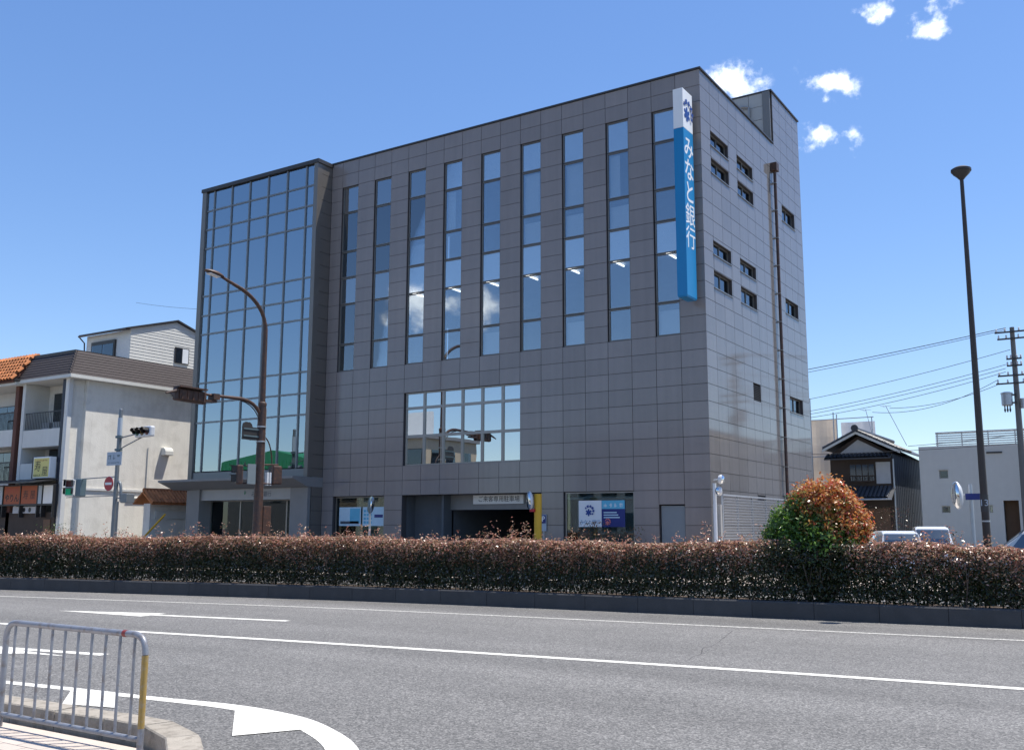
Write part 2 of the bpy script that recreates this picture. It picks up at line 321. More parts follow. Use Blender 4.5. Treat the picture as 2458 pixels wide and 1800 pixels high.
def text_mb(txt, size, origin, ux, uy, depth=0.0, align='CENTER', spacing=1.0, bold=0.0):
    """lettering as flat geometry: ux is reading direction, uy up"""
    cu = bpy.data.curves.new('t', 'FONT'); cu.body = txt; cu.size = size; cu.align_x = align; cu.align_y = 'CENTER'; cu.space_character = spacing; cu.resolution_u = 3; cu.offset = bold
    o = bpy.data.objects.new('t', cu); COL.objects.link(o); dg = bpy.context.evaluated_depsgraph_get(); me = bpy.data.meshes.new_from_object(o.evaluated_get(dg))
    mb = MB(); og, ux, uy = Vector(origin), Vector(ux), Vector(uy)
    mb.v = [tuple(og+ux*v.co.x+uy*v.co.y) for v in me.vertices]; mb.f = [tuple(p.vertices) for p in me.polygons]
    bpy.data.objects.remove(o); bpy.data.curves.remove(cu); bpy.data.meshes.remove(me); return mb
def marks(n, size, origin, ux, uy, gap=1.15, seed=1):
    """rows of small strokes standing for lettering too small to read in the photograph"""
    r = random.Random(seed); mb = MB(); og, ux, uy = Vector(origin), Vector(ux), Vector(uy); k = 0
    for i in range(n):
        c = og+ux*((i-(n-1)/2)*size*gap); nr = ux.cross(uy)
        for q in range(r.randint(3, 4)):
            k += 1; h = r.random() < .6; a = (r.random()-.5)*size*.6; l = size*r.uniform(.3, .45); t = size*.055; o = c+nr*.0004*k
            if h: mb.quad(o+ux*-l+uy*(a-t), o+ux*l+uy*(a-t), o+ux*l+uy*(a+t), o+ux*-l+uy*(a+t))
            else: mb.quad(o+ux*(a-t)+uy*-l, o+ux*(a+t)+uy*-l, o+ux*(a+t)+uy*l, o+ux*(a-t)+uy*l)
    return mb
def line_strip(pts, w, z):
    """flat strip of width w along ground polyline"""
    mb = MB(); P = [Vector((p[0], p[1], z)) for p in pts]; L_, R_ = [], []
    for i, p in enumerate(P):
        d = (P[min(i+1, len(P)-1)]-P[max(i-1, 0)]).normalized(); n = Vector((-d.y, d.x, 0)); ww = w[i] if isinstance(w, (list, tuple)) else w
        L_.append(p+n*ww/2); R_.append(p-n*ww/2)
    for i in range(len(P)-1): mb.quad(R_[i], R_[i+1], L_[i+1], L_[i])
    return mb
def interp(pts, x):
    xs = [p[0] for p in pts]; ys = [p[1] for p in pts]; return float(np.interp(x, xs, ys))
def spline(pts, n=8):
    out = []
    P = [Vector(p) for p in pts]
    for i in range(len(P)-1):
        p0, p1, p2, p3 = P[max(i-1, 0)], P[i], P[i+1], P[min(i+2, len(P)-1)]
        for k in range(n):
            t = k/n; out.append(0.5*((2*p1)+(p2-p0)*t+(2*p0-5*p1+4*p2-p3)*t*t+(3*p1-p0-3*p2+p3)*t**3))
    return out+[P[-1]]
def emblem(mb, c, s, ux, uy, nrm):
    """cluster of round petals (ring of small blossoms about one large blossom)"""
    c, ux, uy, nrm = map(Vector, (c, ux, uy, nrm)); k = [0]
    def disc(x, y, r, n=12):
        k[0] += 1; o = c+nrm*0.0008*k[0]; mb.quad(*[o+ux*(x+r*math.cos(2*math.pi*i/n))*s+uy*(y+r*math.sin(2*math.pi*i/n))*s for i in range(n)])
    def bloom(x, y, r, n=4, rot=0.3):
        for i in range(n): a = 2*math.pi*i/n+rot; disc(x+r*0.62*math.cos(a), y+r*0.62*math.sin(a), r*0.46, 8)
        disc(x, y, r*0.5, 8)
    for i in range(6): a = math.pi/6+i*math.pi/3; disc(-.14+.27*math.cos(a), -.16+.27*math.sin(a), .105); disc(-.14+.17*math.cos(a), -.16+.17*math.sin(a), .10)
    disc(-.14, -.16, .17)
    for a, r in ((142, .11), (108, .15), (72, .14), (38, .15), (2, .14), (-34, .11)): bloom(-.06+.50*math.cos(R(a)), -.02+.50*math.sin(R(a)), r, 4, a)

# ================================================================== SETTING
def struct(mb, name, mat, **k):
    o = mb.build(name, mat, **k); o['kind'] = 'structure'; return o
struct(MB().quad((-900, -900, -.06), (900, -900, -.06), (900, 900, -.06), (-900, 900, -.06)), 'ground', 'ground_far')
road = struct(MB().quad((-120, -29.6, 0), (80, -26.72, 0), (80, 22, 0), (-120, 10, 0)).quad((7.2, -60, 0), (30, -60, 0), (30, -27.0, 0), (7.2, -27.3, 0)), 'road', 'asphalt')

KERB = [(-60, -27.5), (-40, -22.6), (-30, -20.0), (-20, -17.55), (-14.2, -16.15), (-9.2, -14.98), (-3.8, -13.80), (0, -13.22), (4.4, -12.72), (6.2, -12.5), (10.3, -12.02), (14, -11.6), (22, -10.9), (50, -8.6)]
KP = spline([(x, y, 0) for x, y in KERB], 6)
def kerb_y(x): return interp([(p.x, p.y) for p in KP], x)
xs_ = [i*0.5 for i in range(-110, 90)]
def along(off, x0, x1, step=1.0, z=0.0):
    n = int((x1-x0)/step)+1; return [(x0+i*step, kerb_y(x0+i*step)+off, z) for i in range(n)]
# markings (children of the road)
line_strip(along(-2.08, -50, 45), 0.13, .004).build('edge_line', 'road_paint_worn', road)
LANE = [(-40, -27.2), (-25, -24.8), (-12, -22.75), (-1.64, -21.11), (2.06, -20.56), (7.33, -19.88), (11.21, -19.44), (30, -17.6)]
line_strip(spline([(x, y, 0) for x, y in LANE], 5), 0.17, .004).build('lane_line', 'road_paint_lane', road)
NEAR = [(-30, -29.9), (-12, -27.3), (-4, -26.15), (1.38, -25.46), (2.48, -25.32), (3.72, -25.2), (4.8, -25.08), (5.72, -25.2), (6.45, -25.52), (7.0, -25.9), (7.5, -26.45), (7.9, -27.4), (8.1, -29)]
ns = spline([(x, y, 0) for x, y in NEAR], 5); line_strip(ns, [0.15 if p.x < 3.5 else min(0.26, 0.15+(p.x-3.5)*0.05) for p in ns], .004).build('kerb_line', 'road_paint', road)
MB().quad((2.63, -25.40, .008), (3.28, -25.92, .008), (3.90, -25.76, .008), (3.22, -25.26, .008)).build('hatch_mark', 'road_paint', road)
MB().quad((4.86, -25.10, .008), (5.86, -26.02, .008), (6.16, -25.50, .008), (5.6, -25.2, .008)).build('hatch_mark', 'road_paint', road)
def arrow(tip, tail, hl, hw, sw, z=.004):
    t, e = Vector((*tip, z)), Vector((*tail, z)); d = (e-t).normalized(); n = Vector((-d.y, d.x, 0)); b = t+d*hl
    mb = MB().quad(t, b-n*hw, b+n*hw); mb.quad(b-n*sw-d*.01, e-n*sw, e+n*sw, b+n*sw-d*.01); return mb
arrow((-6.95, -19.45), (-1.30, -18.36), 2.55, .36, .09).build('arrow_mark', 'road_paint_lane', road)
a2 = arrow((-4.9, -24.25), (.25, -23.33), 2.2, .40, .09)
a2.quad((-1.9, -23.75, .0045), (-1.2, -23.70, .0045), (-.03, -23.72, .0045), (-.78, -23.86, .0045), (-1.6, -24.5, .0045), (-2.6, -24.75, .0045)); a2.build('arrow_mark', 'road_paint_lane', road)
# crack in the asphalt: a thin filled seam
cr_ = [(7.17, -19.25), (7.11, -18.87), (7.05, -18.59), (6.86, -17.9), (6.83, -17.54), (6.57, -16.34), (6.35, -15.3)]
line_strip(spline([(x+random.uniform(-.05, .05), y, 0) for x, y in cr_], 4), [random.uniform(.006, .020) for _ in range(25)], .002).build('road_crack', 'joint', road)

# median: planter bed between two rows of kerb blocks
MW = 1.75; KH = 0.33
bed = MB(); pa = along(.1, -50, 45); pb = along(MW-.1, -50, 45)
for i in range(len(pa)-1): bed.quad(Vector(pa[i])+Vector((0, 0, .27)), Vector(pa[i+1])+Vector((0, 0, .27)), Vector(pb[i+1])+Vector((0, 0, .27)), Vector(pb[i])+Vector((0, 0, .27)))
bed = struct(bed, 'median_bed', 'soil')
def kerb_run(pts, w, h, blk, parent, mat, name='kerb_block', inset=.012, flip=1):
    """kerb blocks end to end along a path; each block its own mesh; the path is the outer foot"""
    P = [Vector(p) for p in pts]; seg = 0; pos = 0.0; lens = [(P[i+1]-P[i]).length for i in range(len(P)-1)]; tot = sum(lens)
    def at(s):
        s = min(max(s, 0), tot-1e-4); i = 0
        while s > lens[i]: s -= lens[i]; i += 1
        return P[i].lerp(P[i+1], s/lens[i]), (P[i+1]-P[i]).normalized()
    s = 0.0
    while s < tot-.05:
        a, d = at(s+.004); b, d2 = at(min(s+blk, tot)-.004); n = Vector((-d.y, d.x, 0))*flip; n2 = Vector((-d2.y, d2.x, 0))*flip
        mb = MB(); c = .025; dz = random.uniform(-.004, .004); k = len(mb.v)
        prof = [(0, -.05), (0+.008, h-c+dz), (c, h+dz), (w-c*.4, h+dz), (w, h-c*.4+dz), (w, -.05)]
        mb.v = [tuple(q+nn*o+Vector((0, 0, z))) for q, nn in ((a, n), (b, n2)) for o, z in prof]; m = len(prof)
        mb.f = [tuple(range(m)), tuple(range(2*m-1, m-1, -1))]+[(i+m, (i+1) % m+m, (i+1) % m, i) for i in range(m)]
        mb.build(name, mat, parent); s += blk
mk = thing('median_kerb', None, None, (0, -13, 0)); mk['kind'] = 'structure'
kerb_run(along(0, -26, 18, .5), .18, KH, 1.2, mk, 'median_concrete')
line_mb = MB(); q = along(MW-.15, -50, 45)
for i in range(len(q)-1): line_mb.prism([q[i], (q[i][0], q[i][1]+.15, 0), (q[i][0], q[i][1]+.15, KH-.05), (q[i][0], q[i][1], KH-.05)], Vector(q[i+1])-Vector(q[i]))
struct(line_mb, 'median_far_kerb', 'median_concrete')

# far pavement (beyond the hidden carriageway), bank forecourt and side street
far = MB(); fy = lambda x: -3.6+0.13*(x-8)
far.prism([(-26.4, fy(-26.4), 0), (20, fy(20), 0), (20, 2.0, 0), (-18, 2.0, 0), (-26.4, 2.0, 0)], (0, 0, .13)); struct(far, 'far_pavement', 'paver')
struct(MB().prism([(-90, fy(-60)-3, 0), (-31.2, fy(-31.2), 0), (-31.2, -3.4, 0), (-90, -3.4, 0)], (0, 0, .13)), 'far_pavement', 'paver')
fl = MB().quad((-.5, 2.0, .134), (40, 2.0, .134), (40, 40, .134), (-.5, 40, .134)); struct(fl, 'parking_lot', 'asphalt')

# near pavement with its raised kerb
kerb_path = [(-40, -32.2), (-10, -28.2), (0, -27.0), (3.62, -26.76), (4.53, -26.74), (5.6, -26.68), (5.95, -26.70), (6.45, -26.88), (6.9, -27.15), (7.2, -27.6), (7.35, -28.4), (7.4, -31)]
nk = thing('near_kerb', None, None, (5, -27, 0)); nk['kind'] = 'structure'
kerb_run(spline([(x, y, 0) for x, y in kerb_path[2:]], 5), .26, .25, .6, nk, 'kerb_concrete', flip=-1)
pv = MB().prism([(-60, -60, -.05), (7.2, -60, -.05), (7.2, -28.4, -.05), (6.7, -27.35, -.05), (5.8, -26.95, -.05), (3.6, -27.0, -.05), (0, -27.25, -.05), (-60, -34.6, -.05)], (0, 0, .125))
pave = struct(pv, 'pavement', 'joint')
pmesh = {}
def paver(x, y, wx, wy):
    key = (round(wx, 3), round(wy, 3))
    if key not in pmesh:
        g = .004; pmesh[key] = meshdata(MB().box(g, wx-g, g, wy-g, 0, .03), 'paver', 'paver')
    inst(pmesh[key], 'paver', (x, y, .078+random.uniform(0, .003)), pave)
for r in range(8):
    for c in range(14):
        x = 2.9+c*.3+(.15 if r % 2 else 0); y = -27.36-r*.15
        if x < 6.4: paver(x, y, .3, .15)
MB().box(-2, 6.6, -27.21, -27.06, .0, .106).build('edging_stone', 'paver', pave)
MB().quad((-20, -40, .1), (6.9, -40, .1), (6.9, -28.41, .1), (-20, -28.41, .1)).build('paving', 'paver', pave)
MB().quad((-20, -28.41, .1), (2.9, -28.41, .1), (2.9, -27.21, .1), (-20, -29.4, .1)).build('paving', 'paver', pave)

# ================================================================== BANK
T = 0.97; RH = 0.613
def Z(k): return .02+RH*k
bank = thing('bank_building', 'grey granite clad four storey bank with nine columns of tall windows and glass tower', 'building', (-12, 4, 0))
def sub_rects(cell, holes):
    rs = [cell]
    for (a0, a1, b0, b1) in holes:
        nx = []
        for (x0, x1, z0, z1) in rs:
            if a1 <= x0+1e-4 or a0 >= x1-1e-4 or b1 <= z0+1e-4 or b0 >= z1-1e-4: nx.append((x0, x1, z0, z1)); continue
            if a0 > x0+.02: nx.append((x0, a0, z0, z1))
            if a1 < x1-.02: nx.append((a1, x1, z0, z1))
            m0, m1 = max(x0, a0), min(x1, a1)
            if b0 > z0+.02: nx.append((m0, m1, z0, b0))
            if b1 < z1-.02: nx.append((m0, m1, b1, z1))
        rs = nx
    return rs
FW = -18.12  # left end of the granite front where the glass tower begins
cols = [(-(2*j+2)*T, -(2*j+1)*T) for j in range(9)]
front_holes = [(a, b, Z(14), Z(28)) for a, b in cols]+[(-14*T, -8*T, Z(7), Z(12)), (-18*T, -15*T, .65, Z(5)), (-14*T, -7*T, -.1, Z(5)), (-6*T, -3*T, .45, Z(5)), (-2*T, -T, -.1, 2.58)]
side_w = [(.92, 2.76, 15.80, 16.36), (.92, 2.76, Z(24), Z(25)-.04), (3.72, 5.56, 15.80, 16.36), (3.72, 5.56, Z(24), Z(25)-.04), (9.36, 11.2, 15.20, 15.92),
          (.90, 2.74, 11.62, 12.14), (.90, 2.74, 10.38, 11.02), (3.72, 5.56, 11.62, 12.14), (3.72, 5.56, 10.38, 11.02), (9.36, 11.2, 11.02, 11.70), (4.76, 5.62, 6.70, 7.38), (9.42, 11.3, 6.72, 7.38), (4.85, 5.75, 2.78, 3.02)]
SD = 12.36; SN = 13; SWD = SD/SN; YH = 9*SWD-.15   # side depth, number of panels, start of the higher stair block
front_rest, side_rest, wall = MB(), MB(), MB()
G = .009
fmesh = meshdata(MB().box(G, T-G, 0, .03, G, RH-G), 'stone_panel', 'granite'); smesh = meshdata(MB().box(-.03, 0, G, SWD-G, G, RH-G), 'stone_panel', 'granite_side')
cnt = 0
for i in range(19):
    x1 = -i*T; x0 = max(-(i+1)*T, FW)
    for k in range(30):
        cell = (x0, x1, Z(k), Z(k+1)); rs = sub_rects(cell, front_holes)
        if len(rs) == 1 and rs[0] == cell and i <= 9 and k >= 2 and cnt < 205:
            inst(fmesh, 'stone_panel', (x0, 0, Z(k)), bank); cnt += 1
        else:
            for a, b, c, d in rs: front_rest.box(a+G, b-G, 0, .03, c+G, d-G)
        for a, b, c, d in rs: wall.box(a, min(b, -.034), .022, .32, c, d)
cs = 0
for k in range(34):
    for i in range(SN):
        y0, y1 = i*SWD, (i+1)*SWD
        if k >= 30 and y1 < YH+.3: continue
        if k >= 30: y0 = max(y0, YH)
        cell = (y0, y1, Z(k), Z(k+1)); rs = sub_rects(cell, side_w)
        if len(rs) == 1 and rs[0] == cell and i <= 3 and k >= 3 and cs < 95 and y1-y0 > SWD-.01:
            inst(smesh, 'stone_panel', (0, y0, Z(k)), bank); cs += 1
        else:
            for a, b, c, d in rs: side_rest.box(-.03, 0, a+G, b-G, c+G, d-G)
        for a, b, c, d in rs: wall.box(-.32, -.022, max(a, .33), b, c, d)
wall.build('wall', 'joint', bank)
MB().box(-.0085, 0, 0, .0085, Z(0), Z(30)).build('corner_bead', 'granite', bank)
o = front_rest.build('stone_panel', 'granite', bank); o['kind'] = 'stuff'
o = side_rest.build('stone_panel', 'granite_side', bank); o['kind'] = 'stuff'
# roofs, parapet copings, stair block
MB().box(-18.1, -.33, .33, 12.3, Z(30)-.5, Z(30)-.35).build('roof', 'roof_grey', bank)
cop = MB().box(FW, .05, -.05, .30, Z(30)+.002, Z(30)+.07).box(-.30, .05, .302, YH-.01, Z(30)+.002, Z(30)+.07); cop.build('coping', 'dark_metal', bank)
pent = MB()
for k in range(30, 34):
    for i in range(5): pent.box(-.035-(i+1)*T+G, -.035-i*T-G, YH-.03, YH, Z(k)+G, Z(k+1)-G)
pent.build('stone_panel', 'panel_grey', bank)['kind'] = 'stuff'; MB().box(-6, -.34, YH+.002, SD, Z(30)-.3, Z(34)-.05).build('stair_block', 'joint', bank)  # front panels given a paler grey, standing in for light bounced off the roof
MB().box(-6.05, .05, YH-.06, YH+.25, Z(34)+.002, Z(34)+.07).box(-.25, .05, YH+.252, SD+.05, Z(34)+.002, Z(34)+.07).build('coping', 'dark_metal', bank)
MB().box(-.36, -.04, YH-.09, YH-.032, Z(30)+.11, Z(34)).build('corner_trim', 'bronze_frame', bank)
MB().tube([(-.95, YH-.14, Z(30)), (-.95, YH-.14, Z(33)), (-1.2, YH-.12, Z(33)+.1), (-2.2, YH-.12, Z(33)+.1)], .05).build('vent_pipe', 'stainless_frame', bank)
# windows of the granite front: each column six panes
def pane_obj(parent, x0, x1, z0, z1, y, gm, fr=.035, fm='bronze_frame', fd=.05):
    w = MB().box(x0, x1, y-fd, y+.02, z0, z0+fr).box(x0, x1, y-fd, y+.02, z1-fr, z1).box(x0, x0+fr, y-fd, y+.02, z0+fr, z1-fr).box(x1-fr, x1, y-fd, y+.02, z0+fr, z1-fr).build('window', fm, parent)
    MB().box(x0+fr, x1-fr, y-.012, y, z0+fr, z1-fr).build('pane', gm, w); return w
levels = [14, 16, 19, 21, 23, 26, 28]
class BL:
    def box(s_, *a): MB().box(*a).build('blind', 'blind', bank)
blind = BL()
for j, (a, b) in enumerate(cols):
    for li in range(6):
        z0, z1 = Z(levels[li]), Z(levels[li+1]); w = pane_obj(bank, a+.03, b-.02, z0+.02, z1-.01, .115, 'spandrel_glass' if li in (2, 5) else 'window_glass')
        if li in (2, 5): blind.box(a+.06, b-.05, .125, .135, z0+.05, z1-.04)
        elif li in (0, 3) and random.random() < .55: blind.box(a+.06, b-.05, .27, .28, z0+.05, z1-.25)
        elif li == 4 and random.random() < .8: blind.box(a+.06, a+.06+(b-a)*random.uniform(.3, .8), .29, .30, z0+.05, z1-.05)
# big second-floor window: six by three panes with light frames
bx = [-14*T, -12.56, -11.57, -10.60, -9.62, -8.64, -8*T]; bz = [Z(7), 5.53, 6.72, Z(12)]
for i in range(6):
    for k in range(3): pane_obj(bank, bx[i]+(.04 if i == 0 else 0), bx[i+1], bz[k], bz[k+1], .16, 'mirror_glass', .055, 'stainless_frame', .06)
# interiors: slabs, ceilings, partition, luminaires
for zf in (Z(7)-.25, Z(14)-.35, Z(21)-.2): MB().box(-18.0, -.34, .34, 9, zf-.3, zf).build('floor_slab', 'interior_wall', bank)
for zc in (Z(12)+.35, Z(19)+.55, Z(28)+.1): MB().box(-18.0, -.34, .34, 9, zc, zc+.05).build('ceiling', 'interior_ceiling', bank)
MB().box(-18.0, -.34, 9, 9.1, .2, Z(30)-.6).build('partition', 'interior_wall', bank)
for x in (-2.1, -4.35, -6.4, -8.4, -10.4, -12.4, -14.4, -17.0):
    MB().box(x-.03, x+.03, 1.0, 2.4, Z(19)+.44, Z(19)+.5).build('luminaire', 'tube_light', bank)
# ground floor: shop window left, parking entrance, shop window right, steel door
pane_obj(bank, -18*T+.05, -15*T-.02, .67, Z(5)-.02, .19, 'clear_glass', .05, 'bronze_frame')
pane_obj(bank, -6*T+.05, -3*T-.02, .47, Z(5)-.02, .12, 'clear_glass', .04, 'stainless_frame')
MB().box(-17.9, -14.5, 2.2, 2.25, .2, 3.1).box(-5.9, -2.85, 1.2, 1.25, .2, 3.1).build('display_backing', 'curtain', bank)
MB().box(-5.9, -2.85, .30, 1.2, 2.82, 2.9).build('display_header', 'interior_ceiling', bank)
MB().box(-2*T+.04, -T-.04, .10, .16, .12, 2.54).build('door', 'steel_door', bank)
MB().box(-1.88, -1.85, .05, .10, 1.0, 1.15).build('door_handle', 'stainless_frame', bank)
pk = MB().box(-14*T, -12*T, .9, 1.0, .05, Z(5)).box(-12.1*T, -12*T, .32, 9, .05, Z(5)).box(-14*T-.1, -14*T, .33, 1, .05, Z(5)).box(-7*T, -7*T+.1, .33, 9, .05, Z(5)).box(-12*T, -7*T, 9, 9.1, .05, Z(5)).box(-14*T, -7*T, .33, 9, Z(5)+.02, Z(5)+.1)
pk.build('parking_entrance', 'interior_dark', bank)
MB().box(-12*T, -7*T, .8, 1.0, 2.48, Z(5)).build('entrance_beam', 'canopy_grey', bank)
MB().box(-8.45, -8.0, 3.0, 3.3, .05, 2.48).build('pillar', 'plaster', bank)
# downpipe with hopper on the side wall, brackets
dp = MB().tube([(.14, 8.10, 3.0), (.14, 8.10, 17.05)], .065, 10).tube([(.14, 8.10, .1), (.14, 8.10, 3.0)], .065, 10).build('downpipe', 'rust_brown', bank, smooth=True)
MB().box(.01, .28, 7.93, 8.27, 17.02, 17.38).build('hopper', 'rust_brown', dp)
for z in range(1, 14): MB().box(.002, .215, 8.02, 8.18, .6+z*1.22, .64+z*1.22).build('pipe_bracket', 'stainless_frame', dp)
# side windows
for n, (a, b, c, d) in enumerate(side_w):
    if n == 10:
        lv = MB()
        for q in range(9): z = c+.03+q*(d-c-.06)/9; lv.prism([(-.02, a+.02, z), (-.10, a+.02, z+.07), (-.10, a+.02, z+.08), (-.02, a+.02, z+.012)], (0, b-a-.04, 0))
        lv.build('louvre', 'dark_metal', bank); MB().box(-.2, -.13, a, b, c, d).build('louvre_back', 'joint', bank); continue
    if n == 12: MB().box(-.16, -.05, a, b, c, d).build('vent_grille', 'joint', bank); continue
    fr = .04; x = -.17
    w = MB().box(x-.03, x+.04, a, b, c, c+fr).box(x-.03, x+.04, a, b, d-fr, d).box(x-.03, x+.04, a, a+fr, c+fr, d-fr).box(x-.03, x+.04, b-fr, b, c+fr, d-fr).box(x-.03, x+.04, (a+b)/2-.02, (a+b)/2+.02, c+fr, d-fr).build('side_window', 'bronze_frame', bank)
    MB().box(x-.006, x+.006, a+fr, (a+b)/2-.02, c+fr, d-fr).build('pane', 'house_glass', w); MB().box(x-.006, x+.006, (a+b)/2+.02, b-fr, c+fr, d-fr).build('pane', 'house_glass', w)
    MB().box(-.16, .035, a-.02, b+.02, c-.035, c-.002).build('sill', 'stainless_frame', w)
    MB().box(-.7, -.36, a, b, c-.1, d+.1).build('room', 'interior_dark', w)
    if d < 15.3 and d > 9: MB().box(-.30, -.29, a+.1, a+.1+(b-a)*.6, c+.03, d-.03).build('curtain', 'blind', w)

# ------------------------------------------------------------------ glass tower
TY = -.85
tx = [-25.75, -25.16, -23.90, -22.64, -21.38, -20.12, -18.88, -18.32]; tz = [4.32, 6.68, 7.63, 8.60, 11.0, 11.94, 12.92, 15.33, 16.30, 17.26, 18.24]
for x in tx[1:-1]: MB().box(x-.035, x+.035, TY-.06, TY+.06, tz[0], tz[-1]).build('mullion', 'mullion', bank)
for z in tz[1:-1]: MB().box(tx[0]+.03, tx[-1]-.03, TY-.045, TY+.05, z-.04, z+.04).build('transom', 'mullion', bank)
for i in range(7):
    for k in range(10):
        MB().box(tx[i]+.03, tx[i+1]-.03, TY-.008, TY+.004, tz[k]+.03, tz[k+1]-.03).build('tower_pane', 'tower_glass', bank)
MB().box(-26.0, tx[0]+.03, TY-.10, TY+.2, 3.95, 18.26).build('tower_frame', 'bronze_frame', bank); MB().box(tx[-1]-.03, -18.12, TY-.10, TY+.2, 3.95, 18.26).build('tower_frame', 'bronze_frame', bank)
MB().box(-26.06, -18.06, TY-.14, TY+.25, 18.262, 18.44).box(-18.30, -18.06, TY+.252, .30, 18.262, 18.44).build('coping', 'dark_metal', bank)
MB().box(tx[0]+.03, tx[-1]-.03, TY-.04, TY+.15, 3.95, 4.30).build('sill_band', 'mullion', bank)
# tower flanks and body
for k in range(0, 30): MB().box(-18.18, -18.125, TY+.205, -.005, Z(k)+.008, Z(k+1)-.008).build('return_panel', 'bronze_frame', bank)
MB().box(-18.6, -18.182, TY+.2, .6, 0, 18.25).build('return_wall', 'joint', bank)
lf = MB()
for k in range(0, 30): lf.box(-26.0, -25.9, TY+.205, 11.9, Z(k)+.008, Z(k+1)-.008)
lf.build('flank_panel', 'granite', bank)['kind'] = 'stuff'; MB().box(-25.898, -25.7, TY+.2, 11.9, 0, 18.3).box(-25.7, -18.2, 9, 9.2, 0, 18.2).box(-25.7, -18.2, TY+.26, 9, 18.05, 18.25).build('tower_wall', 'interior_wall', bank)
for z in (4.05, 8.35, 12.7, 17.0): MB().box(-25.69, -18.61, TY+.35, 8.9, z-.25, z+.05).build('tower_slab', 'interior_wall', bank)
for x in (-24.4, -20.3): MB().box(x, x+.4, 1.4, 1.8, 4.2, 18).build('column', 'interior_ceiling', bank)
# partial blinds and curtains behind the tower glass
for zb, zt in ((4.4, 8.2), (8.7, 12.5), (12.98, 16.9)):
    for i in range(2, 7):
        if i >= 3 or random.random() < .3:
            ct = MB(); n = 5; w = (tx[i+1]-tx[i]-.1)/n
            for q in range(n): x = tx[i]+.05+q*w; ct.quad((x, TY+.40, zb), (x+w/2, TY+.46, zb), (x+w/2, TY+.46, zt), (x, TY+.40, zt)).quad((x+w/2, TY+.46, zb), (x+w, TY+.40, zb), (x+w, TY+.40, zt), (x+w/2, TY+.46, zt))
            ct.build('tower_curtain', 'curtain', bank)
# canopy, fascia and entrance under the tower
MB().prism([(-27.0, TY-1.0, 3.93), (-18.1, TY-1.0, 3.93), (-18.1, TY-1.0, 3.83), (-27.0, TY-1.0, 3.83)], (0, .05, 0)).prism([(-27.0, TY-.95, 3.93), (-27.0, .9, 3.93), (-27.0, .9, 3.5), (-27.0, TY-.1, 3.5), (-27.0, TY-.95, 3.83)], (8.9, 0, 0)).build('canopy', 'canopy_grey', bank)
MB().box(-26.1, -25.2, TY, TY+1.0, 0.1, 3.49).build('entrance_pillar', 'canopy_grey', bank); MB().box(-19.2, -18.16, TY, TY+.18, .1, 3.49).build('entrance_pillar', 'canopy_grey', bank)
MB().box(-25.2, -19.2, TY+.12, TY+.2, 2.98, 3.49).build('fascia', 'panel_grey', bank)
MB().box(-25.2, -19.2, 5.0, 5.1, .1, 3.0).build('lobby_wall', 'interior_wall', bank)
em = MB(); emblem(em, (-22.2, TY+.11, 3.30), .14, (1, 0, 0), (0, 0, 1), (0, -1, 0)); em.build('fascia_emblem', 'green_print', bank)
text_mb('みなと銀行', .26, (-21.15, TY+.112, 3.22), (1, 0, 0), (0, 0, 1)).build('fascia_lettering', 'print_dark', bank)
for a, b in ((-25.2, -23.13), (-23.13, -22.06), (-22.06, -20.1), (-20.1, -19.2)): pane_obj(bank, a, b, .14, 2.98, TY+.75, 'clear_glass', .04, 'stainless_frame', .05)
# blade sign
sg = thing('projecting_sign', 'tall blue and white box sign with white lettering and flower emblem on the granite corner', 'sign', (-.38, -.4, 9.7))
SX0, SX1, SY0, SY1 = -.575, -.20, -1.15, -.28
MB().box(SX0, SX1, SY0, SY1, 9.70, 15.80).build('blue_box', 'sign_blue', sg, bevel=.01)
MB().box(SX0, SX1, SY0, SY1, 15.803, 17.28).build('white_box', 'sign_white', sg, bevel=.01)
MB().box(SX0+.02, SX1-.02, SY0+.02, SY1-.02, 9.66, 9.70).build('underside', 'sign_blue', sg)
MB().box(-.45, -.35, SY1, .0, 11.0, 11.2).box(-.45, -.35, SY1, .0, 16.0, 16.2).build('bracket', 'galvanised', sg)
em = MB(); emblem(em, (SX1+.003, -.70, 16.50), .74, (0, 1, 0), (0, 0, 1), (1, 0, 0)); em.build('emblem', 'logo_blue', sg)
for i, ch in enumerate('みなと銀行'): text_mb(ch, .86, (SX1+.004, -.715, 15.1-i*.83), (0, 1, 0), (0, 0, 1), bold=(.012 if i < 3 else .004)).build('letter', 'sign_white', sg)
# parking sign over the entrance
ps = thing('parking_sign', 'long white sign with black lettering hung over the dark parking entrance', 'sign', (-9.25, .75, 2.7))
MB().box(-10.44, -8.03, .70, .795, 2.70, 3.06).build('board', 'white_paint', ps)
text_mb('ご来客専用駐車場', .25, (-9.2, .697, 2.88), (1, 0, 0), (0, 0, 1)).build('lettering', 'ink', ps)
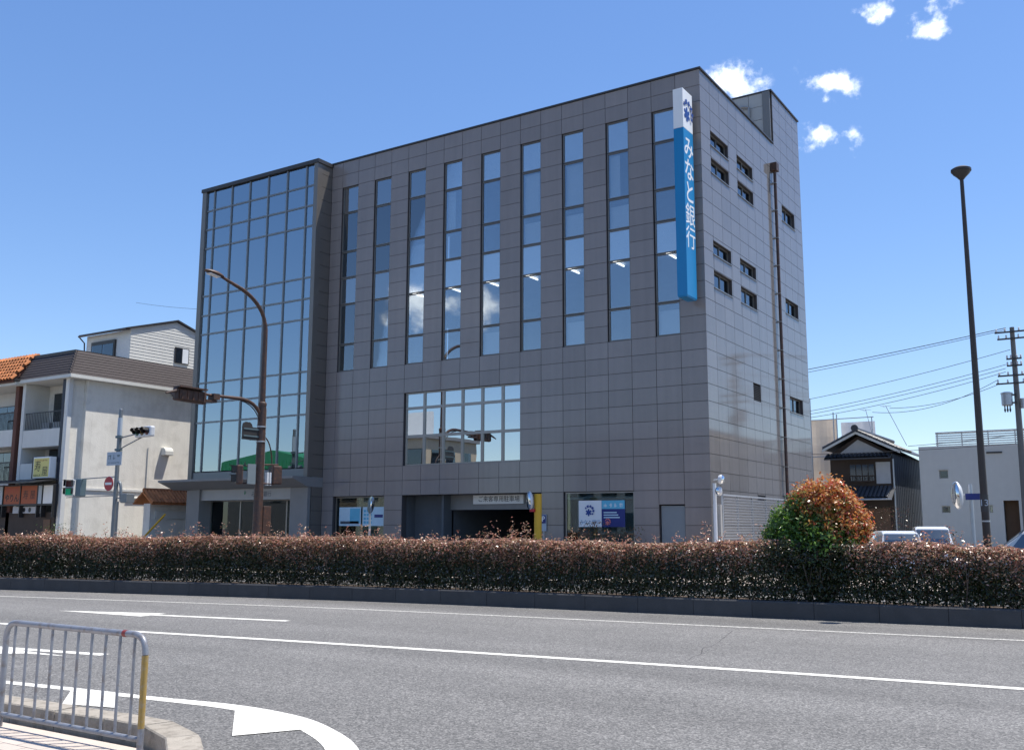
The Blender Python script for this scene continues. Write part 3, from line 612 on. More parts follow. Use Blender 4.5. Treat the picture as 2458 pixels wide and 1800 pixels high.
# posters in the shop windows
def poster(name, label, x0, x1, z0, z1, y, kind):
    p = thing(name, label, 'poster', ((x0+x1)/2, y, z0), 'posters in the bank windows'); MB().box(x0, x1, y, y+.02, z0, z1).build('board', 'pale_blue', p)
    w, h = x1-x0, z1-z0
    if kind == 0:
        MB().quad((x0+w*.5, y-.002, z0+h*.15), (x1-.05, y-.002, z0+h*.15), (x1-.05, y-.002, z1-.06), (x0+w*.5, y-.002, z1-.06)).build('picture', 'cyan_print', p)
        MB().quad((x0+.08, y-.002, z0+.08), (x1-.1, y-.002, z0+.08), (x1-.1, y-.002, z0+.2), (x0+.08, y-.002, z0+.2)).build('caption', 'print_dark', p)
    else:
        for r in range(4):
            for c in range(3): MB().quad((x0+.06+c*.17, y-.002, z0+.1+r*.16), (x0+.19+c*.17, y-.002, z0+.1+r*.16), (x0+.19+c*.17, y-.002, z0+.2+r*.16), (x0+.06+c*.17, y-.002, z0+.2+r*.16)).build('caption', 'cyan_print', p)
        MB().quad((x0+w*.55, y-.002, z0+.35), (x1-.07, y-.002, z0+.35), (x1-.07, y-.002, z0+.48), (x0+w*.55, y-.002, z0+.48)).build('caption', 'navy', p)
poster('window_poster', 'pale blue poster with a picture at the left of the small shop window', -17.18, -15.94, 1.82, 2.62, .135, 0)
poster('window_poster', 'pale blue poster with rows of small print beside the parking entrance', -15.83, -14.63, 1.82, 2.62, .135, 1)
pb = thing('bank_poster', 'white poster with the blue flower emblem in the right shop window', 'poster', (-4.75, .2, 1.8), 'posters in the bank windows')
MB().box(-5.22, -4.27, .085, .105, 1.80, 2.76).build('board', 'sign_white', pb)
em = MB(); emblem(em, (-4.75, .083, 2.38), .36, (1, 0, 0), (0, 0, 1), (0, -1, 0)); em.build('emblem', 'logo_blue', pb); text_mb('みなと銀行', .17, (-4.75, .082, 1.97), (1, 0, 0), (0, 0, 1)).build('lettering', 'sign_blue', pb)
pb = thing('bank_poster', 'dark blue poster with pale lettering in the right shop window', 'poster', (-3.8, .2, 1.8), 'posters in the bank windows')
MB().box(-4.265, -3.32, .085, .105, 1.80, 2.76).build('board', 'navy', pb)
MB().quad((-4.26, .083, 2.45), (-3.325, .083, 2.45), (-3.325, .083, 2.755), (-4.26, .083, 2.755)).build('band', 'cyan_print', pb)
marks(4, .17, (-3.79, .081, 2.58), (1, 0, 0), (0, 0, 1), 1.25, 3).build('lettering', 'sign_white', pb)
for q in range(3): MB().quad((-4.18, .082, 2.30-q*.09), (-3.65+.06*q, .082, 2.30-q*.09), (-3.65+.06*q, .082, 2.34-q*.09), (-4.18, .082, 2.34-q*.09)).build('caption', 'pale_blue', pb)
em = MB(); emblem(em, (-4.0, .082, 1.98), .22, (1, 0, 0), (0, 0, 1), (0, -1, 0)); em.build('emblem', 'pink_print', pb)
lp = thing('lobby_poster', 'framed blue poster behind the entrance glass under the tower', 'poster', (-23.9, TY+.9, 1.0)); MB().box(-24.6, -23.3, TY+.85, TY+.9, .9, 2.32).build('frame', 'pale_blue', lp); MB().box(-24.5, -23.4, TY+.83, TY+.845, 1.0, 2.22).build('picture', 'cyan_print', lp)

# ================================================================== GATE beside the bank
gt = thing('louvred_gate', 'grey metal gate of horizontal louvres beside the granite side wall', 'gate', (.55, 3.5, .13))
GX = .55
for y in (-.45, 1.0, 2.5, 4.0, 5.5, 7.0, 8.5): MB().box(GX-.03, GX+.03, y, y+.06, .13, 2.84).build('post', 'louvre_grey', gt)
for q in range(27):
    z = .25+q*.095; MB().prism([(GX+.03, -.38, z), (GX+.055, -.38, z+.055), (GX+.062, -.38, z+.052), (GX+.037, -.38, z-.003)], (0, 8.9, 0)).build('slat', 'louvre_grey', gt)
MB().box(GX-.035, GX+.065, -.46, 8.6, 2.842, 2.90).build('top_rail', 'louvre_grey', gt)

# ================================================================== STREET FURNITURE
def arc(p0, p1, p2, n=10): return [Vector(p0).lerp(Vector(p1), t/n).lerp(Vector(p1).lerp(Vector(p2), t/n), t/n) for t in range(n+1)]
def visor(mb, c, d, r, L_=.22, n=10):
    """tunnel visor: half tube open below, pointing along d"""
    c, d = Vector(c), Vector(d).normalized(); s = d.cross(Vector((0, 0, 1))).normalized(); u = Vector((0, 0, 1)); k = len(mb.v)
    for h, rr in ((0, r), (L_, r*.97)):
        for i in range(n+1): a = R(-25)+R(230)*i/n; mb.v.append(tuple(c+d*h*(1.0 if i in range(2, n-1) else .55)+(s*math.cos(a)+u*math.sin(a))*rr))
    for i in range(n): mb.f.append((k+i, k+i+1, k+n+2+i, k+n+1+i)); mb.f.append((k+n+1+i, k+n+2+i, k+i+1, k+i))
def signal_head(parent, c, axis, face, body, lamps, W=.42, L_=1.25, D=.22, lamp_r=.15, vis='black_plastic', back=None):
    """horizontal three-lamp head: axis along the row of lamps, face the way they look"""
    c, ax, fc = Vector(c), Vector(axis).normalized(), Vector(face).normalized(); up = Vector((0, 0, 1))
    h = MB().obox(c, ax*L_/2, fc*D/2, up*W/2).build('signal_housing', body, parent, bevel=.06)
    for i, lm in enumerate(lamps):
        p = c+ax*((i-1)*L_*.31)+fc*(D/2); MB().lathe(p, [(lamp_r, 0), (lamp_r, .015), (lamp_r*.7, .035), (.01, .045)], 16, fc).build('lens', lm, h, smooth=True)
        v = MB(); visor(v, p, fc, lamp_r+.02, .26); v.build('visor', vis, h)
    return h
def ped_signal(parent, c, face, body, lit=None, W=.40, H=.72, D=.24):
    c, fc = Vector(c), Vector(face).normalized(); s = fc.cross(Vector((0, 0, 1))).normalized(); up = Vector((0, 0, 1))
    h = MB().obox(c, s*W/2, fc*D/2, up*H/2).build('pedestrian_signal', body, parent, bevel=.05)
    for k, (dz, lm) in enumerate(((H*.24, 'lamp_off_red'), (-H*.24, lit or 'lamp_off_green'))):
        p = c+fc*(D/2+.002)+up*dz; MB().obox(p, s*W*.36, fc*.008, up*H*.19).build('lens', lm, h)
        v = MB(); a = p+up*H*.22; v.obox(a+fc*.12, s*W*.45, fc*.12, up*.008).obox(p+s*W*.43+fc*.08+up*.03, s*.006, fc*.08, up*H*.18).obox(p-s*W*.43+fc*.08+up*.03, s*.006, fc*.08, up*H*.18); v.build('visor', 'black_plastic', h)
    return h
# brown combined street lamp and signal pole
PX, PY = -16.0, -5.65
bp_ = thing('signal_pole', 'rust brown street lamp pole carrying a traffic signal arm in front of the glass tower', 'street lamp', (PX, PY, .13))
MB().tube([(PX, PY, .13), (PX, PY, 3.3), (PX, PY, 6.45)], [.19, .175, .15], 14).build('pole', 'rust_brown', bp_, smooth=True)
MB().tube([(PX, PY, 6.45), (PX, PY, 9.4)]+arc((PX, PY, 9.4), (PX, PY-.1, 10.35), (PX, PY-1.25, 10.75))[1:]+[(PX, PY-2.25, 11.02)], [.11, .085]+[.075]*10+[.055], 12).build('lamp_arm', 'rust_brown', bp_, smooth=True)
MB().lathe((PX, PY, 6.40), [(.165, 0), (.165, .10), (.12, .14)], 14).build('collar', 'rust_brown', bp_, smooth=True)
for z in (4.98, 5.55): MB().lathe((PX, PY, z), [(.185, 0), (.185, .05)], 14).build('clamp_band', 'galvanised', bp_, smooth=True)
lh = MB(); d = Vector((0, -1, .12)).normalized(); u = Vector((1, 0, 0)); w = u.cross(d)
ring = [(0, .06, .05), (.12, .13, .09), (.35, .19, .12), (.60, .19, .10), (.80, .13, .06), (.90, .02, .02)]; base = Vector((PX, PY-2.2, 11.02)); n = 12
for t, a, b in ring: lh.v += [tuple(base+d*t+u*a*math.cos(2*math.pi*k/n)+w*b*math.sin(2*math.pi*k/n)*(1 if math.sin(2*math.pi*k/n)*w.z > 0 else .6)) for k in range(n)]
for i in range(len(ring)-1):
    for k in range(n): lh.f.append((i*n+k, i*n+(k+1) % n, (i+1)*n+(k+1) % n, (i+1)*n+k))
lamp = lh.build('lamp_head', 'rust_brown', bp_, smooth=True)
MB().obox(base+d*.48-Vector((0, 0, .075)), u*.12, d*.24, w*.012).build('lamp_lens', 'sign_white', lamp)
# signal arm toward the carriageway
MB().tube(arc((PX, PY, 5.75), (PX, PY-.15, 6.5), (PX, PY-1.1, 6.55))+[(PX, PY-2.6, 6.52), (PX, PY-3.2, 6.55)], [.07]*11+[.05, .045], 10).build('signal_arm', 'rust_brown', bp_, smooth=True)
MB().tube(arc((PX+.02, PY-.05, 5.55), (PX+.02, PY-.28, 6.38), (PX+.02, PY-1.1, 6.47)), .022, 6).build('cable', 'black_plastic', bp_, smooth=True)
MB().box(PX-.16, PX+.16, PY-2.5, PY-2.22, 6.36, 6.58).build('arm_joint', 'rust_brown', bp_)
MB().box(PX-.12, PX+.12, PY-2.9, PY-2.3, 6.26, 6.33).build('arm_bracket', 'rust_brown', bp_)
hd = signal_head(bp_, (PX, PY-3.45, 6.38), (0, -1, .02), (-1, 0, 0), 'rust_brown', ('lamp_off_green', 'lamp_off_amber', 'lamp_off_red'), .46, 1.35, .24, vis='rust_brown')
MB().obox((PX+.15, PY-3.45, 6.38), (.04, 0, 0), (0, .55, 0), (0, 0, .17)).build('signal_back', 'rust_brown', bp_, bevel=.02)
for q in range(5): MB().box(PX+.19, PX+.215, PY-3.95+q*.24, PY-3.90+q*.24, 6.22, 6.54).build('back_rib', 'rust_brown', bp_)
MB().tube([(PX+.1, PY-4.1, 6.50), (PX+.1, PY-4.55, 6.36)], [.06, .03], 8).build('arm_tip', 'rust_brown', bp_, smooth=True)
MB().box(PX-.1, PX+.3, PY-4.1, PY-2.9, 6.62, 6.67).build('top_plate', 'rust_brown', bp_)
# back of a sign, pedestrian heads, plates
sb = MB().box(PX-.02, PX+.02, PY-.95, PY-.15, 5.03, 5.52).prism([(PX-.02, PY-.95, 5.52), (PX-.02, PY-.45, 5.52), (PX-.02, PY-.52, 5.66), (PX-.02, PY-.62, 5.70), (PX-.02, PY-.82, 5.70), (PX-.02, PY-.93, 5.64)], (.04, 0, 0)).build('sign_plate', 'dark_metal', bp_)
for z in (5.15, 5.42): MB().box(PX+.021, PX+.045, PY-.9, PY, z, z+.05).build('sign_rail', 'signal_grey', bp_)
ped_signal(bp_, (PX-.05, PY-.95, 3.70), (-.6, -.8, 0), 'rust_brown'); MB().tube([(PX, PY, 3.95), (PX-.05, PY-.75, 4.06)], .03, 6).tube([(PX, PY, 3.45), (PX-.05, PY-.75, 3.38)], .03, 6).build('bracket', 'rust_brown', bp_)
MB().tube([(PX-.03, PY-.72, 4.03), (PX-.03, PY-.72, 4.20)], [.05, .01], 6).build('finial', 'black_plastic', bp_)
MB().box(PX+.05, PX+.08, PY-.66, PY-.26, 3.36, 4.12).build('notice_plate', 'plate_grey', bp_)
ped_signal(bp_, (PX+.02, PY+.85, 3.76), (-1, .2, 0), 'rust_brown'); MB().tube(arc((PX, PY+.12, 5.22), (PX, PY+.55, 5.1), (PX, PY+.62, 4.15)), .025, 8).build('bracket', 'rust_brown', bp_, smooth=True); MB().tube([(PX, PY, 4.12), (PX, PY+.95, 4.16)], .035, 8).tube([(PX, PY, 3.42), (PX, PY+.75, 3.40)], .03, 8).build('bracket', 'rust_brown', bp_)
for q in range(2): MB().box(PX-.1, PX+.02, PY+.38+q*.15, PY+.46+q*.15, 3.35, 3.85).build('control_plate', 'signal_white', bp_)
MB().box(PX-.14, PX+.14, PY+.16, PY+.55, 1.5, 2.55).build('control_box', 'rust_brown', bp_, bevel=.02)
MB().tube([(PX+.05, PY+.175, .3), (PX+.05, PY+.165, 6.3)], .018, 6).build('cable', 'galvanised', bp_)

# grey signal pole at the side street corner
QX, QY = -24.3, -6.0
gp = thing('grey_signal_pole', 'grey steel signal pole with no entry sign at the side street corner', 'signal pole', (QX, QY, .13))
MB().tube([(QX, QY, .13), (QX, QY, 6.7)], [.105, .08], 12).build('pole', 'pole_grey', gp, smooth=True)
MB().lathe((QX, QY, 6.7), [(.085, 0), (.07, .05), (.01, .08)], 10).build('cap', 'pole_grey', gp, smooth=True)
signal_head(gp, (QX+2.08, QY-.28, 5.64), (.99, -.13, 0), (-.13, -.99, 0), 'signal_white', ('lamp_off_green', 'lamp_off_amber', 'lamp_off_red'), .44, 1.25, .24)
MB().tube([(QX, QY, 5.50), (QX+1.5, QY-.2, 5.60)], .03, 6).tube([(QX, QY, 4.98), (QX+.5, QY-.07, 5.12), (QX+1.9, QY-.25, 5.44)], .025, 6).tube([(QX+.2, QY-.03, 5.52), (QX+.2, QY-.03, 5.03)], .02, 6).build('arm', 'pole_grey', gp)
for z in (5.5, 4.95): MB().lathe((QX, QY, z), [(.16, 0), (.16, .09)], 10).build('clamp', 'signal_grey', gp)
MB().lathe((QX, QY, 5.62), [(.10, 0), (.098, .75)], 10).build('paper_wrap', 'sign_board', gp, smooth=True)
np_ = MB().box(QX-.52, QX+.48, QY-.17, QY-.145, 4.33, 4.90).build('name_plate', 'sign_board', gp)
marks(3, .25, (QX-.03, QY-.172, 4.68), (1, 0, 0), (0, 0, 1), 1.2, 5).build('lettering', 'signal_grey', np_); marks(8, .09, (QX-.03, QY-.172, 4.44), (1, 0, 0), (0, 0, 1), 1.1, 6).build('lettering', 'signal_grey', np_)
ne = MB().lathe((QX-.28, QY-.16, 3.56), [(.30, 0), (.30, .02)], 24, (0, -1, 0)).build('no_entry_sign', 'sign_red', gp); MB().box(QX-.50, QX-.06, QY-.186, QY-.182, 3.51, 3.61).build('white_bar', 'white_paint', ne); MB().lathe((QX-.28, QY-.15, 3.56), [(.32, 0), (.32, .008)], 24, (0, -1, 0)).build('sign_rim', 'white_paint', ne)
MB().tube([(QX, QY, 3.86), (QX-3.2, QY, 3.80)], .025, 6).tube([(QX, QY, 3.05), (QX-3.5, QY, 3.02)], .02, 6).build('bracket', 'pole_grey', gp)
h = ped_signal(gp, (QX-3.15, QY-.05, 3.44), (.5, -1, 0), 'signal_white', 'green_lamp', .42, .74, .26)
MB().box(QX-2.75, QX-2.38, QY-.1, QY+.2, 3.06, 3.82).build('rear_signal', 'signal_grey', gp, bevel=.03)
cb = MB().box(QX+.55, QX+.95, QY-.15, QY+.25, 2.74, 3.12).build('control_box', 'pole_grey', gp, bevel=.02); MB().tube(arc((QX+.38, QY, 2.8), (QX+.36, QY, 3.75), (QX+.12, QY, 3.62)), .06, 8).build('conduit', 'pole_grey', gp, smooth=True)
MB().tube([(QX+.30, QY-.08, .13), (QX+.30, QY-.08, 2.8)], .045, 8).build('conduit', 'pole_grey', gp, smooth=True)
MB().tube([(QX, QY, 2.95), (QX+.75, QY, 2.95)], .03, 6).build('bracket', 'pole_grey', gp)

# tall dark lamp post standing in the median
LX, LY = 9.8, -10.35
tl = thing('lamp_post', 'tall dark brown post top street lamp rising from the red hedge', 'street lamp', (LX, LY, .27))
MB().tube([(LX, LY, .27), (LX, LY, 4), (LX, LY, 9.06)], [.080, .066, .038], 12).build('pole', 'lamp_pole', tl, smooth=True)
MB().lathe((LX, LY, 9.02), [(.05, 0), (.09, .05), (.17, .13), (.185, .17)], 18).build('lamp_bowl', 'dark_metal', tl, smooth=True)
MB().lathe((LX, LY, 9.192), [(.20, 0), (.20, .05), (.13, .09), (.02, .11)], 18).build('lamp_cap', 'lamp_pole', tl, smooth=True)
MB().lathe((LX, LY, 2.1), [(.079, 0), (.078, .34)], 12).build('number_plate', 'dark_metal', tl, smooth=True)
text_mb('13', .18, (LX+.0, LY-.083, 2.27), (1, 0, 0), (0, 0, 1)).build('number', 'sign_board', tl)
MB().lathe((LX, LY, 1.9), [(.081, 0), (.081, .03)], 12).build('band', 'galvanised', tl)

# convex mirrors
def mirror(name, label, base, heads, r, post_mat, hood, h, post_r=.045):
    t = thing(name, label, 'mirror', base, 'convex traffic mirrors'); x, y, z = base
    MB().tube([(x, y, z), (x, y, h)], post_r, 10).build('post', post_mat, t, smooth=True)
    for c, d in heads:
        c, d = Vector(c), Vector(d).normalized()
        mr = MB().lathe(c, [(r*.75, -.10), (r*1.02, -.04), (r*1.05, .0), (r*1.0, .01)], 20, d).build('mirror_back', hood, t, smooth=True)
        prof = [(r*math.cos(R(a)), .012+.10*math.sin(R(a))) for a in (0, 20, 40, 60, 80)]; MB().lathe(c, prof, 20, d).build('mirror_face', 'mirror_chrome', mr, smooth=True)
        MB().tube([c-d*.08, (x, y, c.z)], .025, 6).build('bracket', post_mat, t)
    return t
m_ = bpy.data.materials.new('mirror_chrome'); m_.use_nodes = True; b_ = m_.node_tree.nodes['Principled BSDF']; b_.inputs['Metallic'].default_value = 1; b_.inputs['Roughness'].default_value = .05; b_.inputs['Base Color'].default_value = (.8, .84, .86, 1); M['mirror_chrome'] = m_
ym = mirror('traffic_mirror', 'convex mirror on a yellow post by the parking entrance', (-5.72, -2.0, .13), [((-5.98, -2.15, 2.72), (-.75, -.65, -.05))], .32, 'yellow_paint', 'signal_white', 2.95, .14)
MB().box(-5.95, -5.75, -2.2, -2.0, 2.32, 2.42).build('red_band', 'sign_red', ym)
mirror('traffic_mirror', 'small round mirror seen edge on before the left shop window', (-11.3, -4.6, .13), [((-11.15, -4.72, 2.56), (.75, .5, -.1))], .30, 'galvanised', 'signal_grey', 2.5)
cm = mirror('traffic_mirror', 'pair of mirrors on a white post at the granite corner', (.42, -.75, .13), [((.74, -.95, 3.36), (.9, .3, -.1)), ((.62, -.9, 2.98), (-.75, -.45, -.1))], .15, 'signal_white', 'signal_white', 3.25, .06)
MB().box(.28, .56, -.62, -.30, .13, 2.55).build('gate_pier', 'concrete', cm)
rm = mirror('traffic_mirror', 'convex mirror turned aside on a grey post before the white house', (8.74, -4.4, .13), [((8.42, -4.5, 2.62), (-.9, -.35, -.05))], .34, 'galvanised', 'signal_white', 2.9, .05)
MB().box(8.62, 8.98, -4.47, -4.45, 2.50, 2.66).build('plate', 'navy', rm)
# P sign
pg = thing('parking_marker', 'small blue letter P sign beside the yellow mirror post', 'sign', (-6.65, -.1, .13)); MB().box(-6.78, -6.54, -.06, -.03, 1.64, 2.26).build('plate', 'sign_board', pg); MB().box(-6.76, -6.56, -.075, -.062, 1.93, 2.24).build('blue_field', 'navy', pg); text_mb('P', .28, (-6.66, -.077, 2.085), (1, 0, 0), (0, 0, 1), bold=.006).build('letter', 'white_paint', pg); MB().box(-6.68, -6.64, -.03, .0, .13, 1.7).build('post', 'galvanised', pg)

# near pedestrian fence
fe = thing('pedestrian_fence', 'grey tubular pedestrian barrier with one ochre post at the near kerb', 'fence', (5.2, -27.17, .106))
FY, FZ0, FZ1 = -27.17, .10, .95; fx0, fx1 = 4.33, 6.17; rr = .14
MB().tube([(fx0, FY, FZ1-rr)]+arc((fx0, FY, FZ1-rr), (fx0, FY, FZ1), (fx0+rr, FY, FZ1), 8)[1:]+arc((fx1-rr, FY, FZ1), (fx1, FY, FZ1), (fx1, FY, FZ1-rr), 8), .0245, 14).build('top_rail', 'fence_grey', fe, smooth=True)
MB().tube([(fx0, FY, FZ0-.2), (fx0, FY, FZ1-rr)], .0245, 14).build('post', 'fence_grey', fe, smooth=True)
MB().tube([(fx1, FY, FZ0-.2), (fx1, FY, .285)], .0246, 14).build('post', 'fence_grey', fe, smooth=True)
MB().tube([(fx1, FY, .285), (fx1, FY, FZ1-rr-.005)], .0247, 14).build('post', 'ochre_paint', fe, smooth=True, label='ochre painted right post')
MB().tube([(fx0, FY, .205), (fx1, FY, .205)], .020, 12).build('bottom_rail', 'fence_grey', fe, smooth=True)
for i in range(10): x = fx0+.13+(fx1-fx0-.26)*i/9; MB().tube([(x, FY, .22), (x, FY, FZ1-.02)], .0115, 8, False).build('baluster', 'fence_grey', fe, smooth=True)
MB().tube([(5.905, FY, FZ1), (5.945, FY, FZ1)], .0262, 14).build('red_band', 'red_tape', fe, smooth=True)

# ================================================================== LEFT: white apartment block with mansard roof, restaurant below
XW, YF = -32.0, -3.5
ap = thing('apartment_building', 'white stucco apartment block with dark brown mansard roof beside the side street', 'building', (-36, 0, 0))
MB().box(-36.4, XW, -2.2, 11.0, 0, 9.1).box(-32.4, XW-.24, YF, -2.58, 0, 9.1).box(-32.4, XW, -2.578, -2.202, 0, 9.1).build('wall', 'stucco', ap)
MB().box(XW-.238, XW-.10, YF-.002, YF+.22, 0, 9.05).build('corner_pilaster', 'stucco_smooth', ap)
MB().box(-36.5, XW+.42, YF-.30, 11.2, 9.05, 9.22).build('eave', 'trim_white', ap)
MB().box(XW+.001, XW+.06, -2.55, 1.2, 3.55, 3.66).build('string_course', 'stucco_smooth', ap)
# mansard skirt: courses of slate, each course a piece on the street and the side slope
e0, z0, z1 = .30, 9.22, 10.55; nco = 9
for q in range(nco):
    za, zb = z0+(z1-z0)*q/nco, z0+(z1-z0)*(q+1)/nco; ia, ib = .0+.75*q/nco, .0+.75*(q+1)/nco
    X0, Y0 = XW+.36, YF-.30
    # front slope course
    MB().prism([(-36.5, Y0+ia-.02, za), (-36.5, Y0+ia+.03, za), (-36.5, Y0+ib+.03, zb), (-36.5, Y0+ib-.0, zb)], (36.5+X0-ia, 0, 0)).build('slate_course', 'mansard', ap)
    MB().prism([(X0-ia+.02, Y0+ia, za), (X0-ia-.03, Y0+ia, za), (X0-ib-.03, Y0+ia, zb), (X0-ib, Y0+ia, zb)], (0, 11.2-Y0-ia, 0)).build('slate_course', 'mansard', ap)
MB().box(-36.5, XW-.40, YF+.40, 11.0, 10.3, 10.5).build('roof', 'roof_grey', ap)
MB().box(-36.5, XW-.40, YF+.38, YF+.52, 10.5, 10.60).box(XW-.54, XW-.40, YF+.521, 11.0, 10.5, 10.60).build('coping', 'dark_metal', ap)
# side wall details: hooded vent, thin pipe, conduit
hv = MB(); 
prof = [(.0, .42), (.18, .42), (.30, .36), (.36, .22), (.36, 0), (0, 0)]
hv.prism([(XW+a, 2.05, 5.56+b) for a, b in prof], (0, .55, 0)); hv.build('vent_hood', 'trim_white', ap, bevel=.03)
MB().tube([(XW+.03, 1.2, 3.7), (XW+.03, 1.2, 5.9)], .02, 6).build('thin_pipe', 'galvanised', ap)
MB().tube([(XW+.06, .1, 3.22), (XW+.06, 1.3, 3.24)], .05, 8).build('conduit', 'trim_white', ap, smooth=True)
# front: recessed balconies between party fin and navy corner column
MB().box(-32.62, -32.40, YF-.02, YF+.3, 0, 9.04).build('navy_column', 'navy_column', ap)
MB().box(-36.10, -35.85, YF-.02, -2.2, 0, 9.04).build('party_fin', 'trim_white', ap)
for zb, zt in ((5.72, 6.60), (4.10, 4.90)):
    f = MB().box(-35.84, -32.63, YF, YF+.12, zb, zt).box(-35.84, -32.63, YF+.12, -2.2, zb, zb+.12).build('balcony', 'trim_white', ap)
for zc, zt, x0, x1 in ((6.62, 8.62, -35.3, -33.4), (4.92, 5.70, -35.4, -33.9)):
    w = MB().box(x0, x1, -2.26, -2.205, zc, zt).build('balcony_window', 'dark_metal', ap); MB().box(x0+.06, (x0+x1)/2-.03, -2.275, -2.262, zc+.06, zt-.06).build('pane', 'house_glass', w); MB().box((x0+x1)/2+.03, x1-.06, -2.275, -2.262, zc+.06, zt-.06).build('pane', 'house_glass', w)
rl = MB()
for i in range(22): x = -35.75+i*.14; rl.box(x, x+.02, YF+.04, YF+.06, 6.66, 7.45)
rl.box(-35.8, -32.7, YF+.03, YF+.07, 7.45, 7.50).build('railing', 'rail_black', ap)
for x in (-34.9, -34.0): MB().box(x, x+.7, -3.1, -2.75, 6.0, 7.0).build('outdoor_unit', 'panel_grey', ap, bevel=.03)
# restaurant front at street level
rs = thing('restaurant_front', 'dark timber restaurant frontage with lettered red boards under the white balconies', 'shop front', (-35, YF, 0))
MB().box(-39.5, -32.45, YF-.05, YF+.05, .13, 2.45).build('shutter_wall', 'wood_dark', rs); MB().box(-33.3, -32.75, YF-.09, YF-.052, .13, 2.1).build('door', 'wood_mid', rs)
MB().prism([(-39.5, YF-1.2, 3.90), (-39.5, YF-.05, 4.08), (-39.5, YF-.05, 4.02), (-39.5, YF-1.2, 3.84)], (7.1, 0, 0)).build('awning_roof', 'dark_metal', rs)
bx_ = YF-.30
MB().box(-39.5, -32.3, bx_, YF-.06, 2.78, 2.86).box(-39.5, -32.3, bx_, YF-.06, 3.76, 3.82).build('sign_frame', 'rail_black', rs)
for a, b, mt in ((-39.0, -37.2, 'navy'), (-37.15, -36.75, 'sign_board'), (-36.62, -35.18, 'board_red'), (-35.08, -33.68, 'board_red'), (-33.62, -33.30, 'sign_board'), (-33.18, -32.35, 'white_paint')): MB().box(a, b, bx_+.02, YF-.07, 2.865, 3.755).build('sign_board', mt, rs)
text_mb('やきとり', .28, (-35.9, bx_+.017, 3.55), (1, 0, 0), (0, 0, 1)).build('lettering', 'sign_red', rs); text_mb('やりん', .42, (-35.9, bx_+.017, 3.14), (1, 0, 0), (0, 0, 1), bold=.012).build('lettering', 'ink', rs); text_mb('寿 屋', .48, (-34.38, bx_+.017, 3.28), (1, 0, 0), (0, 0, 1)).build('lettering', 'ink', rs)
for x in (-37.2, -36.7, -35.13, -33.65, -33.24, -32.32): MB().box(x-.03, x+.03, bx_-.01, YF-.06, 2.2, 3.83).build('post', 'rail_black', rs)
MB().box(-36.0, -33.25, YF-.12, YF-.055, 2.40, 2.74).build('transom_board', 'plaster', rs)
for x in (-35.0, -34.5): MB().lathe((x, YF-.122, 2.57), [(.12, 0), (.12, .004)], 14, (0, -1, 0)).build('crest', 'rail_black', rs)
ls = thing('lightbox_sign', 'yellow lightbox sign with black brush lettering hung from the white balcony', 'sign', (-33.4, YF-.25, 4.1))
MB().box(-34.30, -34.05, YF-.30, YF-.05, 4.10, 5.18).build('side', 'rail_black', ls); MB().box(-34.048, -32.62, YF-.40, YF-.05, 4.10, 5.16).build('box', 'white_paint', ls, bevel=.03); MB().box(-33.98, -32.69, YF-.405, YF-.40, 4.17, 5.09).build('face', 'yellow_sign', ls)
text_mb('寿', .56, (-33.62, YF-.409, 4.66), (1, 0, 0), (0, 0, 1)).build('lettering', 'ink', ls); text_mb('屋', .50, (-33.0, YF-.409, 4.42), (1, 0, 0), (0, 0, 1)).build('lettering', 'ink', ls); marks(5, .12, (-33.65, YF-.409, 4.25), (1, 0, 0), (0, 0, 1), 1.1, 9).build('lettering', 'ink', ls); marks(8, .11, (-33.35, YF-.409, 4.98), (1, 0, 0), (0, 0, 1), 1.2, 10).build('lettering', 'board_red', ls)
# roof-top house on the apartment block
uh = thing('roof_house', 'white clapboard house with dark gable roof standing above the brown mansard', 'house', (-35.8, 3.5, 10.5))
HX0, HX1, HY0, HYR, HY1 = -37.8, -33.8, 1.0, 4.0, 7.0
for q in range(12):
    za = 10.5+q*.175; zb = za+.175
    if za < 12.5: MB().prism([(HX1+.02, HY0, za), (HX1+.02, HY1, za), (HX1+.005, HY1, min(zb, 12.55)), (HX1+.005, HY0, min(zb, 12.55))], (-.05, 0, 0)).build('clapboard', 'siding', uh)
for q in range(5):
    za = 12.55+q*.18; zb = min(za+.18, 13.42); f = lambda z: (z-12.55)/.87*3.0
    MB().prism([(HX1+.02, HY0+f(za), za), (HX1+.02, HY1-f(za), za), (HX1+.005, HY1-f(zb), zb), (HX1+.005, HY0+f(zb), zb)], (-.05, 0, 0)).build('clapboard', 'siding', uh)
MB().prism([(HX1-.05, HY0+.02, 10.45), (HX1-.05, HY1, 10.45), (HX1-.05, HY1, 12.5), (HX1-.05, HYR, 13.38), (HX1-.05, HY0+.02, 12.5)], (HX0-HX1+.05, 0, 0)).build('wall', 'stucco_smooth', uh)
MB().prism([(HX0-.25, HY0-.35, 12.45), (HX0-.25, HYR, 13.46), (HX0-.25, HYR, 13.56), (HX0-.25, HY0-.35, 12.55)], (HX1-HX0+.38, 0, 0)).prism([(HX0-.25, HY1+.3, 12.46), (HX0-.25, HYR+.002, 13.46), (HX0-.25, HYR+.002, 13.56), (HX0-.25, HY1+.3, 12.56)], (HX1-HX0+.38, 0, 0)).build('roof', 'dark_metal', uh)
MB().tube([(HX0-.2, HY0-.38, 12.45), (HX1+.1, HY0-.38, 12.45)], .06, 8).tube([(HX0-.15, HY0-.38, 12.42), (HX0-.05, HY0-.1, 12.1), (HX0+.02, HY0-.05, 10.6)], .04, 8).build('gutter', 'dark_metal', uh)
